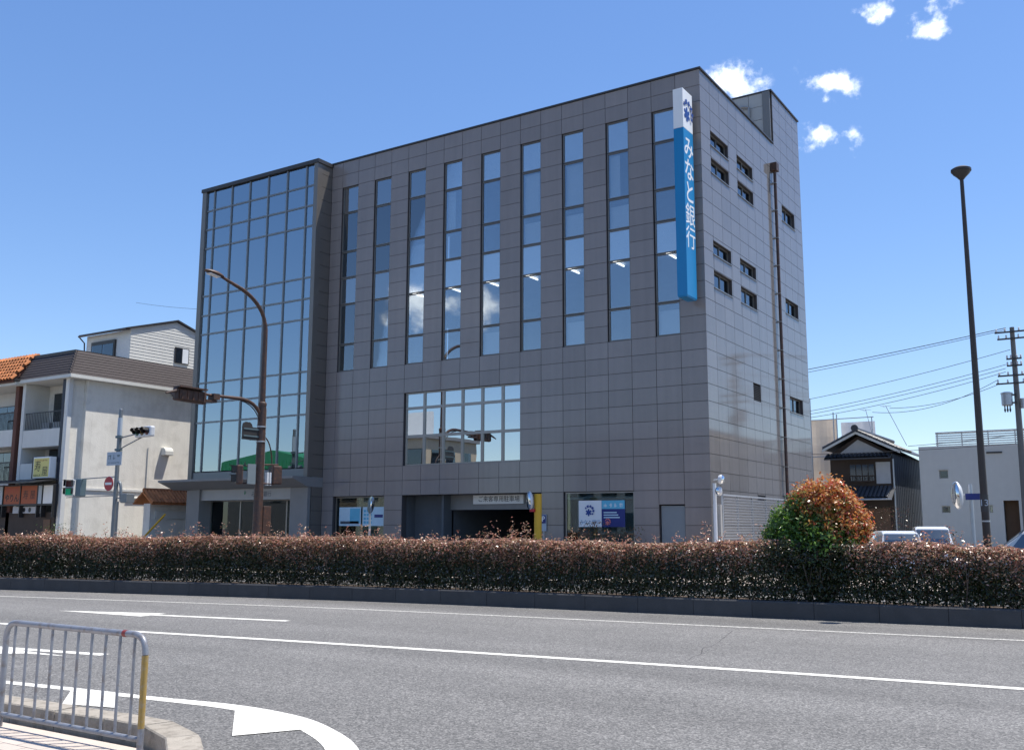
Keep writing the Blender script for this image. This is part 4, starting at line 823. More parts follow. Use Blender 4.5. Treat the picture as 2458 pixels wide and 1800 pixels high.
w = MB().box(-37.2, -35.05, HY0-.10, HY0+.018, 11.0, 12.06).build('window', 'dark_metal', uh); MB().box(-37.1, -36.15, HY0-.115, HY0-.102, 11.05, 11.85).build('pane', 'house_glass', w); MB().box(-36.1, -35.15, HY0-.115, HY0-.102, 11.05, 11.85).build('pane', 'house_glass', w)
w = MB().box(HX1+.021, HX1+.07, 3.95, 4.92, 11.05, 11.98).build('window', 'dark_metal', uh); MB().box(HX1+.071, HX1+.078, 4.0, 4.42, 11.1, 11.93).build('pane', 'house_glass', w); MB().box(HX1+.071, HX1+.078, 4.46, 4.87, 11.1, 11.93).build('pane', 'blind', w)

# ------------------------------------------------------------------ terracotta-roofed block at the far left
ob = thing('tiled_apartments', 'low apartment block with orange terracotta tile skirt roof at the left edge', 'building', (-42, 0, 0))
MB().box(-48.5, -36.42, -2.2, 10, 0, 9.1).build('wall', 'stucco_smooth', ob)
MB().box(-36.72, -36.42, YF-.05, -2.2, 0, 9.0).build('brick_pier', 'brick_brown', ob)
MB().box(-48.5, -36.1, YF-.45, -2.1, 8.98, 9.14).build('eave', 'trim_white', ob)
for zb, zt in ((5.85, 6.72),): MB().box(-48.5, -36.73, YF, YF+.12, zb, zt).box(-48.5, -36.73, YF+.12, -2.2, zb, zb+.12).build('balcony', 'trim_white', ob)
rl = MB()
for i in range(40): x = -41.5+i*.12; rl.box(x, x+.02, YF+.04, YF+.06, 6.72, 7.6); rl.box(x, x+.02, YF+.04, YF+.06, 4.0, 5.0)
rl.box(-41.5, -36.75, YF+.03, YF+.07, 7.6, 7.66).box(-41.5, -36.75, YF+.03, YF+.07, 5.0, 5.06).build('railing', 'rail_black', ob)
for zc, zt, x0, x1 in ((6.7, 8.25, -40.5, -36.9), (4.1, 5.72, -40.5, -36.9)):
    w = MB().box(x0, x1, -2.26, -2.205, zc, zt).build('balcony_window', 'dark_metal', ob)
    for q in range(4): a = x0+.06+q*(x1-x0-.08)/4; MB().box(a, a+(x1-x0)/4-.06, -2.275, -2.262, zc+.05, zt-.05).build('pane', 'house_glass', w)
# barrel tiles, one piece each
def barrel(rw, L_, n=6, r=.092):
    mb = MB(); k = 0
    for t in (0, 1):
        for i in range(n+1): a = math.pi*i/n; mb.v.append((r*math.cos(a)*(1-.12*t), t*L_, r*math.sin(a)*(1-.12*t)))
    for i in range(n): mb.f.append((i, i+1, n+2+i, n+1+i))
    return mb
tile = meshdata(barrel(.17, .34), 'roof_tile', 'terracotta'); tilt = math.atan2(1.42, 1.15); nrow = 8
sl_ = MB().prism([(-48.5, YF-.62, 9.14), (-48.5, YF+.55, 10.56), (-48.5, YF+.62, 10.50), (-48.5, YF-.52, 9.10)], (12.35, 0, 0)).build('roof_slope', 'brick_brown', ob)  # slope coloured dark brown to paint deeper shade into the gaps between tiles
tile_big = meshdata(barrel(.2, .36, 6, .125), 'roof_tile', 'terracotta'); nrow = 7
for r_ in range(nrow):
    t = r_/nrow; y = YF-.70+1.2*t; z = 9.20+1.43*t
    for c in range(14):
        x = -36.12-.275*c-(.13 if r_ % 2 else 0); inst(tile_big, 'roof_tile', (x, y-.03, z+.02), ob, (math.atan2(1.43, 1.2)-.16, 0, 0))
MB().tube([(-48.5, YF+.62, 10.66), (-36.0, YF+.62, 10.66)], .10, 8).build('ridge', 'terracotta', ob, smooth=True)
MB().box(-36.12, -35.98, YF-.55, YF+.7, 9.16, 9.3).build('verge', 'dark_metal', ob)
# distant grey roof seen over the tiles
dr = thing('distant_house', 'pale house with grey roof peeping over the orange tiles at the left edge', 'house', (-62, 14, 0)); MB().box(-68, -56, 10, 20, 0, 13.8).build('wall', 'siding', dr); MB().prism([(-68.3, 9.6, 13.8), (-68.3, 20.4, 13.8), (-68.3, 15, 15.6)], (12.6, 0, 0)).build('roof', 'roof_grey', dr)

# low garden wall with tile coping at the corner, yard gate and yellow bar
gw = thing('tiled_wall', 'low cream wall capped with orange tiles between the white block and the glass tower', 'wall', (-29.5, .8, 0))
MB().box(-29.75, -29.25, -.5, 6, 0, 2.9).build('wall', 'stucco', gw); MB().box(-29.25, -29.18, -.2, 6, 2.15, 2.55).build('ledge', 'trim_white', gw)
MB().tube([(-29.5, -.75, 3.56), (-29.5, 6, 3.60)], .11, 8).build('ridge', 'terracotta', gw, smooth=True)
for s_, ang in ((1, 0),):
    for r_ in range(3):
        for c in range(26):
            y = -.7+c*.2
            inst(tile, 'roof_tile', (-29.42+.22*(3-r_), y, 2.92+.19*r_), gw, (R(42), 0, R(90)))
MB().prism([(-29.5, -.8, 3.50), (-28.72, -.8, 2.90), (-28.78, -.8, 2.84), (-29.5, -.8, 3.40)], (0, 6.8, 0)).build('roof_slope', 'terracotta', gw)
MB().prism([(-29.5, -.8, 3.50), (-30.25, -.8, 2.94), (-30.22, -.8, 2.86), (-29.5, -.8, 3.40)], (0, 6.8, 0)).build('roof_slope', 'terracotta', gw)
yb = thing('yellow_bar', 'yellow barrier bar leaning up beside the tiled wall', 'barrier', (-27.6, -1.4, .13)); MB().tube([(-28.6, -1.6, .9), (-26.9, -1.4, 2.35)], .05, 8).build('bar', 'yellow_paint', yb, smooth=True); MB().box(-28.9, -28.5, -1.8, -1.4, .1, 1.0).build('stand', 'galvanised', yb)

# ================================================================== RIGHT: old tiled house, white house, sheeted scaffold
oh = thing('old_house', 'old two storey timber house with grey tiled gable roof and navy sheet metal side', 'house', (-.9, 28, 0))
OX0, OX1, OY = -2.55, .80, 25.0; RX, RZ = -.95, 7.15; EZ = 6.15
MB().prism([(OX0, OY, 0), (OX1, OY, 0), (OX1, OY, 5.95), (RX, OY, 6.95), (OX0, OY, 5.95)], (0, 9, 0)).build('wall', 'wood_dark', oh)
MB().box(OX1+.002, OX1+.05, OY+.05, OY+9.1, 0, 5.9).build('side_sheet', 'sheet_navy', oh)
for i in range(18): y = OY+.2+i*.5; MB().box(OX1+.05, OX1+.07, y, y+.04, 0, 5.9).build('seam', 'sheet_navy', oh)
MB().box(-.05, OX1-.08, OY-.03, OY-.002, 4.25, 5.45).build('plaster_panel', 'plaster', oh)
MB().prism([(OX0+.5, OY-.03, 5.95), (OX1-.3, OY-.03, 5.95), (RX, OY-.03, 6.75)], (0, .026, 0)).build('gable_board', 'plaster', oh)
w = MB().box(-1.5, -.1, OY-.06, OY-.002, 4.35, 5.40).build('window', 'wood_dark', oh)
for q in range(4): a = -1.44+q*.335; MB().box(a, a+.29, OY-.075, OY-.062, 4.42, 5.33).build('pane', 'house_glass', w)
rl = MB().box(-1.55, -.05, OY-.28, OY-.24, 4.68, 4.72).box(-1.55, -.05, OY-.28, OY-.24, 4.38, 4.42)
for i in range(12): x = -1.53+i*.134; rl.box(x, x+.02, OY-.27, OY-.25, 4.42, 4.68)
rl.build('railing', 'wood_dark', oh)
# main roof: two slopes laid with tile courses, white barge boards
kw = meshdata(barrel(.2, .30, 5, .11), 'roof_tile', 'kawara')
for sx, ex in ((1, OX1+.55), (-1, OX0-.30)):
    run = abs(ex-RX); zt = RZ; zb = RZ-run*.5; d_ = Vector((ex-RX, 0, zb-zt))
    MB().prism([(RX, OY-.45, zt), (ex, OY-.45, zb), (ex, OY-.45, zb+.08), (RX, OY-.45, zt+.08)], (0, 9.6, 0)).build('roof_slope', 'kawara', oh)
    MB().prism([(RX, OY-.50, zt-.12), (ex, OY-.50, zb-.12), (ex, OY-.50, zb+.02), (RX, OY-.50, zt+.02)], (0, .045, 0)).build('barge_board', 'trim_white', oh)
    nr = int(run/.27)
    for r_ in range(nr):
        for c in range(14):
            t = (r_+.9)/nr; inst(kw, 'roof_tile', (RX+(ex-RX)*t, OY-.35+c*.24, zt+(zb-zt)*t+.085), oh, (math.atan(.5), 0, R(90) if sx > 0 else R(-90)))
MB().tube([(RX, OY-.6, RZ+.16), (RX, OY+9.2, RZ+.16)], .13, 8).build('ridge', 'kawara', oh, smooth=True); MB().lathe((RX, OY-.62, RZ+.2), [(.2, -.06), (.2, .06)], 10, (0, 1, 0)).build('ridge_end', 'kawara', oh)
# narrow eave under the gable and the pent roof over the ground floor
for (xa, xb, ya, za, yb_, zb, nm) in ((OX0-.2, OX1+.05, OY-.02, 5.92, OY-.55, 5.68, 1), (OX0, OX1+.15, OY-.02, 4.05, OY-1.15, 3.42, 4)):
    MB().prism([(xa, ya, za), (xa, yb_, zb), (xa, yb_, zb-.07), (xa, ya, za-.07)], (xb-xa, 0, 0)).build('pent_roof', 'kawara', oh)
    ln = math.hypot(ya-yb_, za-zb); n = max(1, round(ln/.28)); an = math.atan2(za-zb, ya-yb_)
    for r_ in range(n):
        for c in range(int((xb-xa)/.22)): t = r_/n; inst(kw, 'roof_tile', (xa+.12+c*.22, yb_+(ya-yb_)*t, zb+(za-zb)*t+.005), oh, (an, 0, 0))
MB().tube([(OX0, OY-1.2, 3.36), (OX1+.15, OY-1.2, 3.36)], .05, 6).build('gutter', 'galvanised', oh)
MB().box(-2.4, .6, OY-.05, OY-.002, .13, 2.9).build('lattice_front', 'wood_mid', oh)
MB().tube([(OX1+.1, OY-.1, .1), (OX1+.1, OY-.1, 5.6)], .04, 6).build('downpipe', 'galvanised', oh)
for (x, y, zt) in ((.57, 25.4, 8.62), (-.76, 26.4, 8.6)):
    an_ = thing('roof_antenna', 'thin leaning television mast '+('at the right eave of the old house' if x > 0 else 'behind the ridge of the old house'), 'antenna', (x, y, 6.5)); MB().tube([(x+(1.0 if x > 0 else .35), y, 6.35 if x > 0 else 6.9), (x, y, zt)], .018, 5).build('mast', 'galvanised', an_); MB().tube([(x-.3, y, zt), (x+.3, y, zt-.03)], .012, 5).tube([(x-.1, y-.25, zt-.06), (x-.1, y+.25, zt-.06)], .012, 5).build('aerial', 'galvanised', an_)

wh = thing('white_house', 'plain white two storey house with slatted roof deck railing behind the utility pole', 'house', (6, 28, 0))
WY = 25.0
holes = [(3.21, 3.66, 4.46, 4.90), (3.24, 3.66, 2.63, 2.98), (5.56, 5.72, 2.62, 3.0), (6.23, 6.95, 0.1, 3.25)]
wl = MB()
for a, b, c, d in sub_rects((2.24, 7.15, 0, 6.20), holes): wl.box(a, b, WY, WY+.25, c, d)
wl.box(2.24, 2.49, WY+.25, WY+9, 0, 6.2).box(2.49, 9.5, WY+8.75, WY+9, 0, 6.2).box(2.5, 9.5, WY+.26, WY+8.7, 5.95, 6.1).box(7.15, 7.4, WY+.0, WY+1.5, 0, 6.2).box(7.4, 9.6, WY+1.3, WY+1.5, 0, 6.2).build('wall', 'house_white', wh)
for a, b, c, d in holes[:3]:
    w = MB().box(a, b, WY+.10, WY+.14, c, c+.04).box(a, b, WY+.10, WY+.14, d-.04, d).box(a, a+.04, WY+.10, WY+.14, c+.04, d-.04).box(b-.04, b, WY+.10, WY+.14, c+.04, d-.04).build('window', 'stainless_frame', wh); MB().box(a+.04, b-.04, WY+.115, WY+.125, c+.04, d-.04).build('pane', 'house_glass', w)
    MB().box(a-.05, b+.05, WY-.05, WY-.002, d+.03, d+.06).build('window_hood', 'house_white', w)
MB().box(6.23, 6.95, WY+.6, WY+.65, .1, 3.25).build('door_recess', 'wood_mid', wh)
MB().box(5.6, 6.35, WY-.06, WY-.002, 5.72, 5.80).build('wall_lamp', 'dark_metal', wh)
rd = MB()
for x in (3.05, 4.3, 5.6, 6.9, 8.2): MB().box(x, x+.06, WY+.9, WY+.96, 6.1, 7.0).build('railing_post', 'galvanised', wh)
for q in range(6): MB().box(3.0, 9.5, WY+.88, WY+.90, 6.30+q*.12, 6.37+q*.12).build('railing_slat', 'galvanised', wh)
MB().box(3.0, 9.5, WY+.84, WY+.98, 6.98, 7.03).build('railing_cap', 'galvanised', wh)
# beige block to the right, beyond the frame (it shows in the polished side wall)
bb = thing('beige_block', 'beige walled block beyond the white house to the right', 'building', (14, 32, 0)); MB().box(9.7, 20, 24.0, 36, 0, 7.6).build('wall', 'cream_wall', bb); MB().box(9.5, 20.2, 23.8, 36.2, 7.6, 7.75).build('roof', 'roof_grey', bb)

sc_ = thing('scaffold', 'building site wrapped in beige scaffold sheeting behind the old house', 'scaffold', (-3.5, 31, 0))
def sheet(x0, x1, y, z0, z1, amp, seed):
    r = random.Random(seed); mb = MB(); nx, nz = 14, 14; ph = [r.uniform(0, 6) for _ in range(6)]
    P = [[(x0+(x1-x0)*i/nx, y+amp*(math.sin(i*.9+ph[0]+k*.25)+.6*math.sin(k*.8+ph[1])+.5*math.sin(i*.5-k*.6+ph[2])), z0+(z1-z0)*k/nz) for i in range(nx+1)] for k in range(nz+1)]
    for k in range(nz):
        for i in range(nx): mb.quad(P[k][i], P[k][i+1], P[k+1][i+1], P[k+1][i])
    return mb
sheet(-6.4, -3.35, 30, 1, 8.55, .07, 1).build('sheet', 'tarp_cloth', sc_, smooth=True); sheet(-3.25, -1.2, 30.6, 1, 8.35, .04, 2).build('sheet', 'tarp_cloth_pale', sc_, smooth=True)
MB().box(-6.3, -1.3, 33.5, 37, 0, 7.0).build('shell', 'plaster', sc_)
for x, zt in ((-6.2, 8.9), (-4.9, 9.9), (-3.5, 8.95), (-3.3, 8.8), (-1.2, 8.5)): MB().tube([(x, 29.8, 0), (x, 29.8, zt)], .035, 6).build('standard', 'galvanised', sc_)
for z in (8.5, 6.2, 4.2): MB().tube([(-6.4, 29.85, z), (-1.1, 29.85, z+.03)], .03, 6).build('ledger', 'galvanised', sc_)

# utility pole, transformer and lines
ux_, uy_ = 7.42, 23.2
up_ = thing('utility_pole', 'concrete utility pole with grey transformer and crossarms at the right edge', 'utility pole', (ux_, uy_, 0))
MB().tube([(ux_, uy_, 0), (ux_, uy_, 12.0)], [.19, .11], 12).build('pole', 'pole_concrete', up_, smooth=True)
for z, l in ((11.75, .8), (11.4, .7), (10.35, .35), (10.0, .35), (9.5, .8), (9.1, .9)):
    MB().box(ux_-l, ux_+l, uy_-.16, uy_-.10, z-.04, z+.04).build('crossarm', 'dark_metal', up_)
    for q in (-.9, -.4, .4, .9): MB().lathe((ux_+q*l, uy_-.13, z+.04), [(.03, 0), (.055, .04), (.03, .08), (.05, .12), (.02, .17)], 8).build('insulator', 'signal_white', up_)
tr = MB().lathe((ux_-.45, uy_-.25, 7.95), [(.22, 0), (.26, .04), (.26, .58), (.28, .6), (.28, .66), (.15, .70)], 16).build('transformer', 'galvanised', up_, smooth=True)
for q in (-.12, .0, .12): MB().lathe((ux_-.45+q, uy_-.25, 7.62), [(.02, 0), (.05, .12), (.03, .2), (.03, .33)], 8).build('bushing', 'black_plastic', tr)
MB().box(ux_-.35, ux_, uy_-.3, uy_-.18, 8.05, 8.13).box(ux_-.35, ux_, uy_-.3, uy_-.18, 8.45, 8.53).build('transformer_bracket', 'dark_metal', up_)
MB().lathe((ux_+.25, uy_-.1, 7.8), [(.12, 0), (.12, .5)], 10).build('switch_box', 'galvanised', up_)
def wire_pts(a, b, sag, n=14): a, b = Vector(a), Vector(b); return [a.lerp(b, i/n)-Vector((0, 0, 4*sag*(i/n)*(1-i/n))) for i in range(n+1)]
WR = [((-3.26, 10.84), (7.14, 12.0), .05), ((-3.27, 10.67), (7.14, 11.9), .05), ((-3.33, 9.1), (7.27, 10.85), .12), ((-3.03, 8.45), (7.02, 10.1), .12), ((-2.95, 8.28), (7.0, 9.9), .12), ((-2.22, 8.15), (6.99, 9.72), .15)]
for i, (a, b, sg_) in enumerate(WR):
    sl2 = (b[1]-a[1])/(b[0]-a[0]); xa = -14; za = a[1]+sl2*(xa-a[0])*.6
    wo = MB().tube(wire_pts((xa, 24, za), (a[0], 24, a[1]), .0)[:-1]+wire_pts((a[0], 24, a[1]), (b[0], 23.2, b[1]), sg_), .014 if i else .02, 5).build('power_line', 'wire')
    tag(wo, ['uppermost power line running to the utility pole', 'second power line from the top', 'thin single cable in the middle of the sky', 'heavy low cable, highest of the lower three', 'heavy low cable in the middle of the lower three', 'lowest of the three heavy cables'][i], 'cable', 'cables to the utility pole')
for (a, b, sg_, lb) in (((-.28, 25.9, 8.36), (6.62, 23.2, 9.35), .55, 'slack cable from the left roof mast to the utility pole'), ((.82, 25.2, 8.45), (6.61, 23.2, 9.1), .3, 'slack cable from the right roof mast to the utility pole'), ((-3.3, 24, 5.95), (7.3, 23.2, 6.05), .08, 'cable crossing in front of the old house eave'), ((1.9, 24, 6.19), (7.3, 23.2, 6.5), .05, 'short cable crossing the white house roof line')): tag(MB().tube(wire_pts(a, b, sg_), .014, 5).build('power_line', 'wire'), lb, 'cable', 'cables to the utility pole')
tag(MB().tube(wire_pts((-60, 20, 21.0), (-27.5, 8, 14.2), .3), .012, 5).build('power_line', 'wire'), 'faint cable in the sky left of the glass tower', 'cable')

# ------------------------------------------------------------------ cars
def car(name, label, loc, rot, L_, Wd, H, paint, kind):
    t = thing(name, label, 'car', loc, 'cars parked beyond the hedge'); t.rotation_euler = (0, 0, rot); ORG[t.name] = Vector((0, 0, 0))
    hw = Wd/2
    if kind == 'van': low = [(-.5, .25), (-.5, .75), (-.49, 1.0)], ; belt = .98*H/1.85
    belt = H*.54; hood = H*.50
    if kind == 'van': side = [(-L_/2, .28), (-L_/2+.02, belt), (-L_/2+.10, H*.62), (-L_/2+.28, H*.95), (-L_/2+.55, H), (L_*.18, H*.995), (L_*.30, H*.93), (L_*.42, hood+.12), (L_*.49, hood), (L_/2, .45), (L_/2-.03, .28)]
    else: side = [(-L_/2, .30), (-L_/2+.03, hood), (-L_/2+.25, hood+.08), (-L_*.30, H*.90), (-L_*.12, H), (L_*.08, H*.99), (L_*.28, hood+.12), (L_*.47, hood-.10), (L_/2, .48), (L_/2-.03, .28)]
    mb = MB(); n = len(side)
    for s_, q in ((-1, 0), (1, 1)):
        for ring_, inset in ((0, .0), (1, .06)):
            for x, z in side:
                tap = max(0, (z-belt)/(H-belt))*.16
                mb.v.append((x*(1-.01*ring_), s_*(hw-tap-(0 if ring_ == 0 else 0)), z))
        # only first ring needed
    mb = MB(); rows = [-1, -.85, 0, .85, 1]
    for s_ in rows:
        for x, z in side:
            tap = max(0, (z-belt)/(H-belt))*.17; zz = z-(.035 if abs(s_) == 1 and z > belt else 0); mb.v.append((x-(0.03*(1 if x > 0 else -1) if abs(s_) == 1 else 0), s_*(hw-tap), zz))
    for r_ in range(len(rows)-1):
        for i in range(n): j = (i+1) % n; mb.f.append((r_*n+i, r_*n+j, (r_+1)*n+j, (r_+1)*n+i))
    mb.f.append(tuple(range(n-1, -1, -1))); mb.f.append(tuple(range((len(rows)-1)*n, len(rows)*n)))
    mb.build('body', paint, t, smooth=True)
    def tp(z): return hw-max(0, (z-belt)/(H-belt))*.17
    ztop, zbot = H*.90, belt+.04
    xs = [(-L_*.44, -L_*.25), (-L_*.23, L_*.02), (L_*.04, L_*.28)] if kind == 'van' else [(-L_*.33, -L_*.12), (-L_*.10, L_*.20)]
    for s_ in (-1, 1):
        for i, (a, b) in enumerate(xs):
            last = i == len(xs)-1; a2 = a+(.12 if i == 0 else 0); b2 = b-(.55*(H-belt) if last else 0)
            MB().quad((a, s_*(tp(zbot)+.012), zbot), (b, s_*(tp(zbot)+.012), zbot), (b2, s_*(tp(ztop)+.004), ztop), (a2, s_*(tp(ztop)+.004), ztop)).build('side_window', 'car_glass', t)
        for x in (-L_*.31, L_*.31): wq = MB().lathe((x, s_*(hw-.10), .31), [(.29, -.09), (.31, -.06), (.31, .06), (.29, .09)], 18, (0, 1, 0)).build('wheel', 'rubber', t, smooth=True); MB().lathe((x, s_*(hw-.0), .31), [(.19, -.02), (.17, .006)], 14, (0, s_, 0)).build('rim', 'galvanised', wq)
        MB().obox((L_*.22, s_*(hw+.09), belt+.06), (.05, 0, 0), (0, .09, 0), (0, 0, .07)).build('wing_mirror', paint, t)
        MB().obox((L_*.485, s_*hw*.72, hood-.1), (.03, 0, 0), (0, .14, 0), (0, 0, .07)).build('headlight', 'sign_white', t); MB().obox((-L_*.492, s_*hw*.82, belt-.02), (.02, 0, 0), (0, .08, 0), (0, 0, .14)).build('tail_light', 'sign_red', t)
    if kind == 'van':
        MB().quad((-L_/2+.06, -hw*.82, belt+.05), (-L_/2+.06, hw*.82, belt+.05), (-L_/2+.23, hw*.76, H*.93), (-L_/2+.23, -hw*.76, H*.93)).build('rear_window', 'car_glass', t); MB().quad((L_*.305, -hw*.80, H*.92), (L_*.305, hw*.80, H*.92), (L_*.428, hw*.86, hood+.12), (L_*.428, -hw*.86, hood+.12)).build('windscreen', 'car_glass', t)
    else:
        MB().quad((L_*.10, -hw*.80, H*.975), (L_*.10, hw*.80, H*.975), (L_*.285, hw*.88, hood+.13), (L_*.285, -hw*.88, hood+.13)).build('windscreen', 'car_glass', t); MB().quad((-L_*.31, -hw*.8, H*.90), (-L_*.31, hw*.8, H*.90), (-L_/2+.22, hw*.86, hood+.10), (-L_/2+.22, -hw*.86, hood+.10)).build('rear_window', 'car_glass', t)
    return t
car('parked_car', 'white minivan with dark rear window just right of the round shrub', (4.70, 5.6, .134), R(112), 3.4, 1.48, 1.56, 'car_white', 'van')
car('parked_van', 'white van roof behind the minivan, nearer the white house', (5.20, 9.8, .134), R(104), 3.4, 1.48, 1.72, 'car_white', 'van')
car('parked_car', 'silver sedan at the right edge behind the hedge', (10.15, -2.2, .134), R(182), 4.4, 1.72, 1.66, 'car_silver', 'sedan')

# ================================================================== ACROSS THE STREET (behind the viewer; mirrored in the bank's windows)
cb_ = thing('cream_building', 'cream three storey building across the street, mirrored in the second floor window', 'building', (-52, -52, 0))
MB().box(-60, -47.4, -53.5, -45, 0, 10.6).build('wall', 'cream_wall', cb_); MB().box(-60.3, -47.1, -53.8, -44.7, 10.6, 10.95).build('roof_edge', 'roof_grey', cb_)
for x in (-58.6, -55.6, -52.6, -49.9):
    for z in (1.2, 4.6, 8.0): w = MB().box(x, x+1.9, -45.0+.002, -44.93, z, z+1.6).build('window', 'dark_metal', cb_); MB().box(x+.08, x+1.82, -44.93, -44.92, z+.08, z+1.52).build('pane', 'house_glass', w)
for y in (-52.4, -49.6, -47.2):
    for z in (4.6, 8.0): MB().box(-47.4+.002, -47.33, y, y+1.6, z, z+1.5).build('window', 'house_glass', cb_)
MB().box(-55, -47.6, -46.2, -45.9, 10.96, 13.4).build('roof_sign', 'white_paint', cb_)
gs = thing('green_warehouse', 'green corrugated warehouse across the street, mirrored in the glass tower', 'building', (-68, -48, 0))
MB().prism([(-74, -44, 0), (-61, -44, 0), (-61, -44, 8.9), (-66, -44, 9.9), (-74, -44, 8.9)], (0, -18, 0)).build('wall', 'green_sheet', gs)
MB().box(-74.1, -60.9, -62.1, -43.8, 0, 5.2).build('added_plinth', 'concrete', gs)  # grey base added, unseen directly, so the entrance glass mirrors no green
for i in range(21): MB().box(-74+i*.62, -74+i*.62+.12, -44+.001, -43.93, 5.21, 8.8).build('rib', 'green_sheet', gs)
wa = thing('grey_block', 'grey office block behind the viewer, faintly mirrored in the granite', 'building', (-27, -58, 0)); MB().box(-35, -19, -66, -52, 0, 10.4).build('wall', 'plaster', wa); MB().box(-35.2, -18.8, -66.2, -51.8, 10.4, 10.7).build('roof', 'roof_grey', wa)
for i in range(6):
    for z in (1.5, 4.8, 8.0): MB().box(-34+i*2.5, -32.4+i*2.5, -52+.002, -51.95, z, z+1.7).build('window', 'house_glass', wa)

# ================================================================== PLANTING
def leaf_mesh(name, C, Nrm, S, colr, parent, asp=.42):
    """leaves as folded quads: C centres, Nrm normals, S lengths, colr rgb"""
    n = len(C); a = rng.normal(size=(n, 3)); Nrm = Nrm/np.linalg.norm(Nrm, axis=1, keepdims=True)
    u = np.cross(Nrm, a); u /= np.linalg.norm(u, axis=1, keepdims=True); w = np.cross(Nrm, u); S = S[:, None]
    V = np.empty((n, 4, 3)); V[:, 0] = C-u*S*.5; V[:, 2] = C+u*S*.5-Nrm*S*.10; V[:, 1] = C+w*S*asp*.5+Nrm*S*.07; V[:, 3] = C-w*S*asp*.5+Nrm*S*.07
    V = V.reshape(-1, 3)-np.array(ORG[parent.name]); me = bpy.data.meshes.new(name)
    me.vertices.add(4*n); me.vertices.foreach_set('co', V.ravel().astype(np.float32)); me.loops.add(4*n); me.loops.foreach_set('vertex_index', np.arange(4*n, dtype=np.int32))
    me.polygons.add(n); me.polygons.foreach_set('loop_start', np.arange(0, 4*n, 4, dtype=np.int32)); me.update(calc_edges=True)
    at = me.color_attributes.new('leaf', 'FLOAT_COLOR', 'POINT'); cc = np.ones((n, 4, 4), np.float32); cc[:, :, :3] = colr[:, None, :]; at.data.foreach_set('color', cc.ravel())
    me.materials.append(M['leaf']); o = bpy.data.objects.new(name, me); link(o, parent); return o
KX = np.array([p.x for p in KP]); KY = np.array([p.y for p in KP])
def vnoise(x, s=0):
    return .5*np.sin(x*1.3+s)+.3*np.sin(x*2.9+1.7*s+1)+.25*np.sin(x*6.1+2.3*s)+.2*np.sin(x*13.7+s*3.1)
GREEN = np.array([[.032, .045, .018], [.045, .058, .022], [.022, .034, .014], [.055, .075, .026], [.06, .042, .025]]); RED = np.array([[.50, .23, .165], [.60, .37, .28], [.38, .15, .10], [.52, .36, .24], [.34, .23, .12], [.28, .14, .085]])
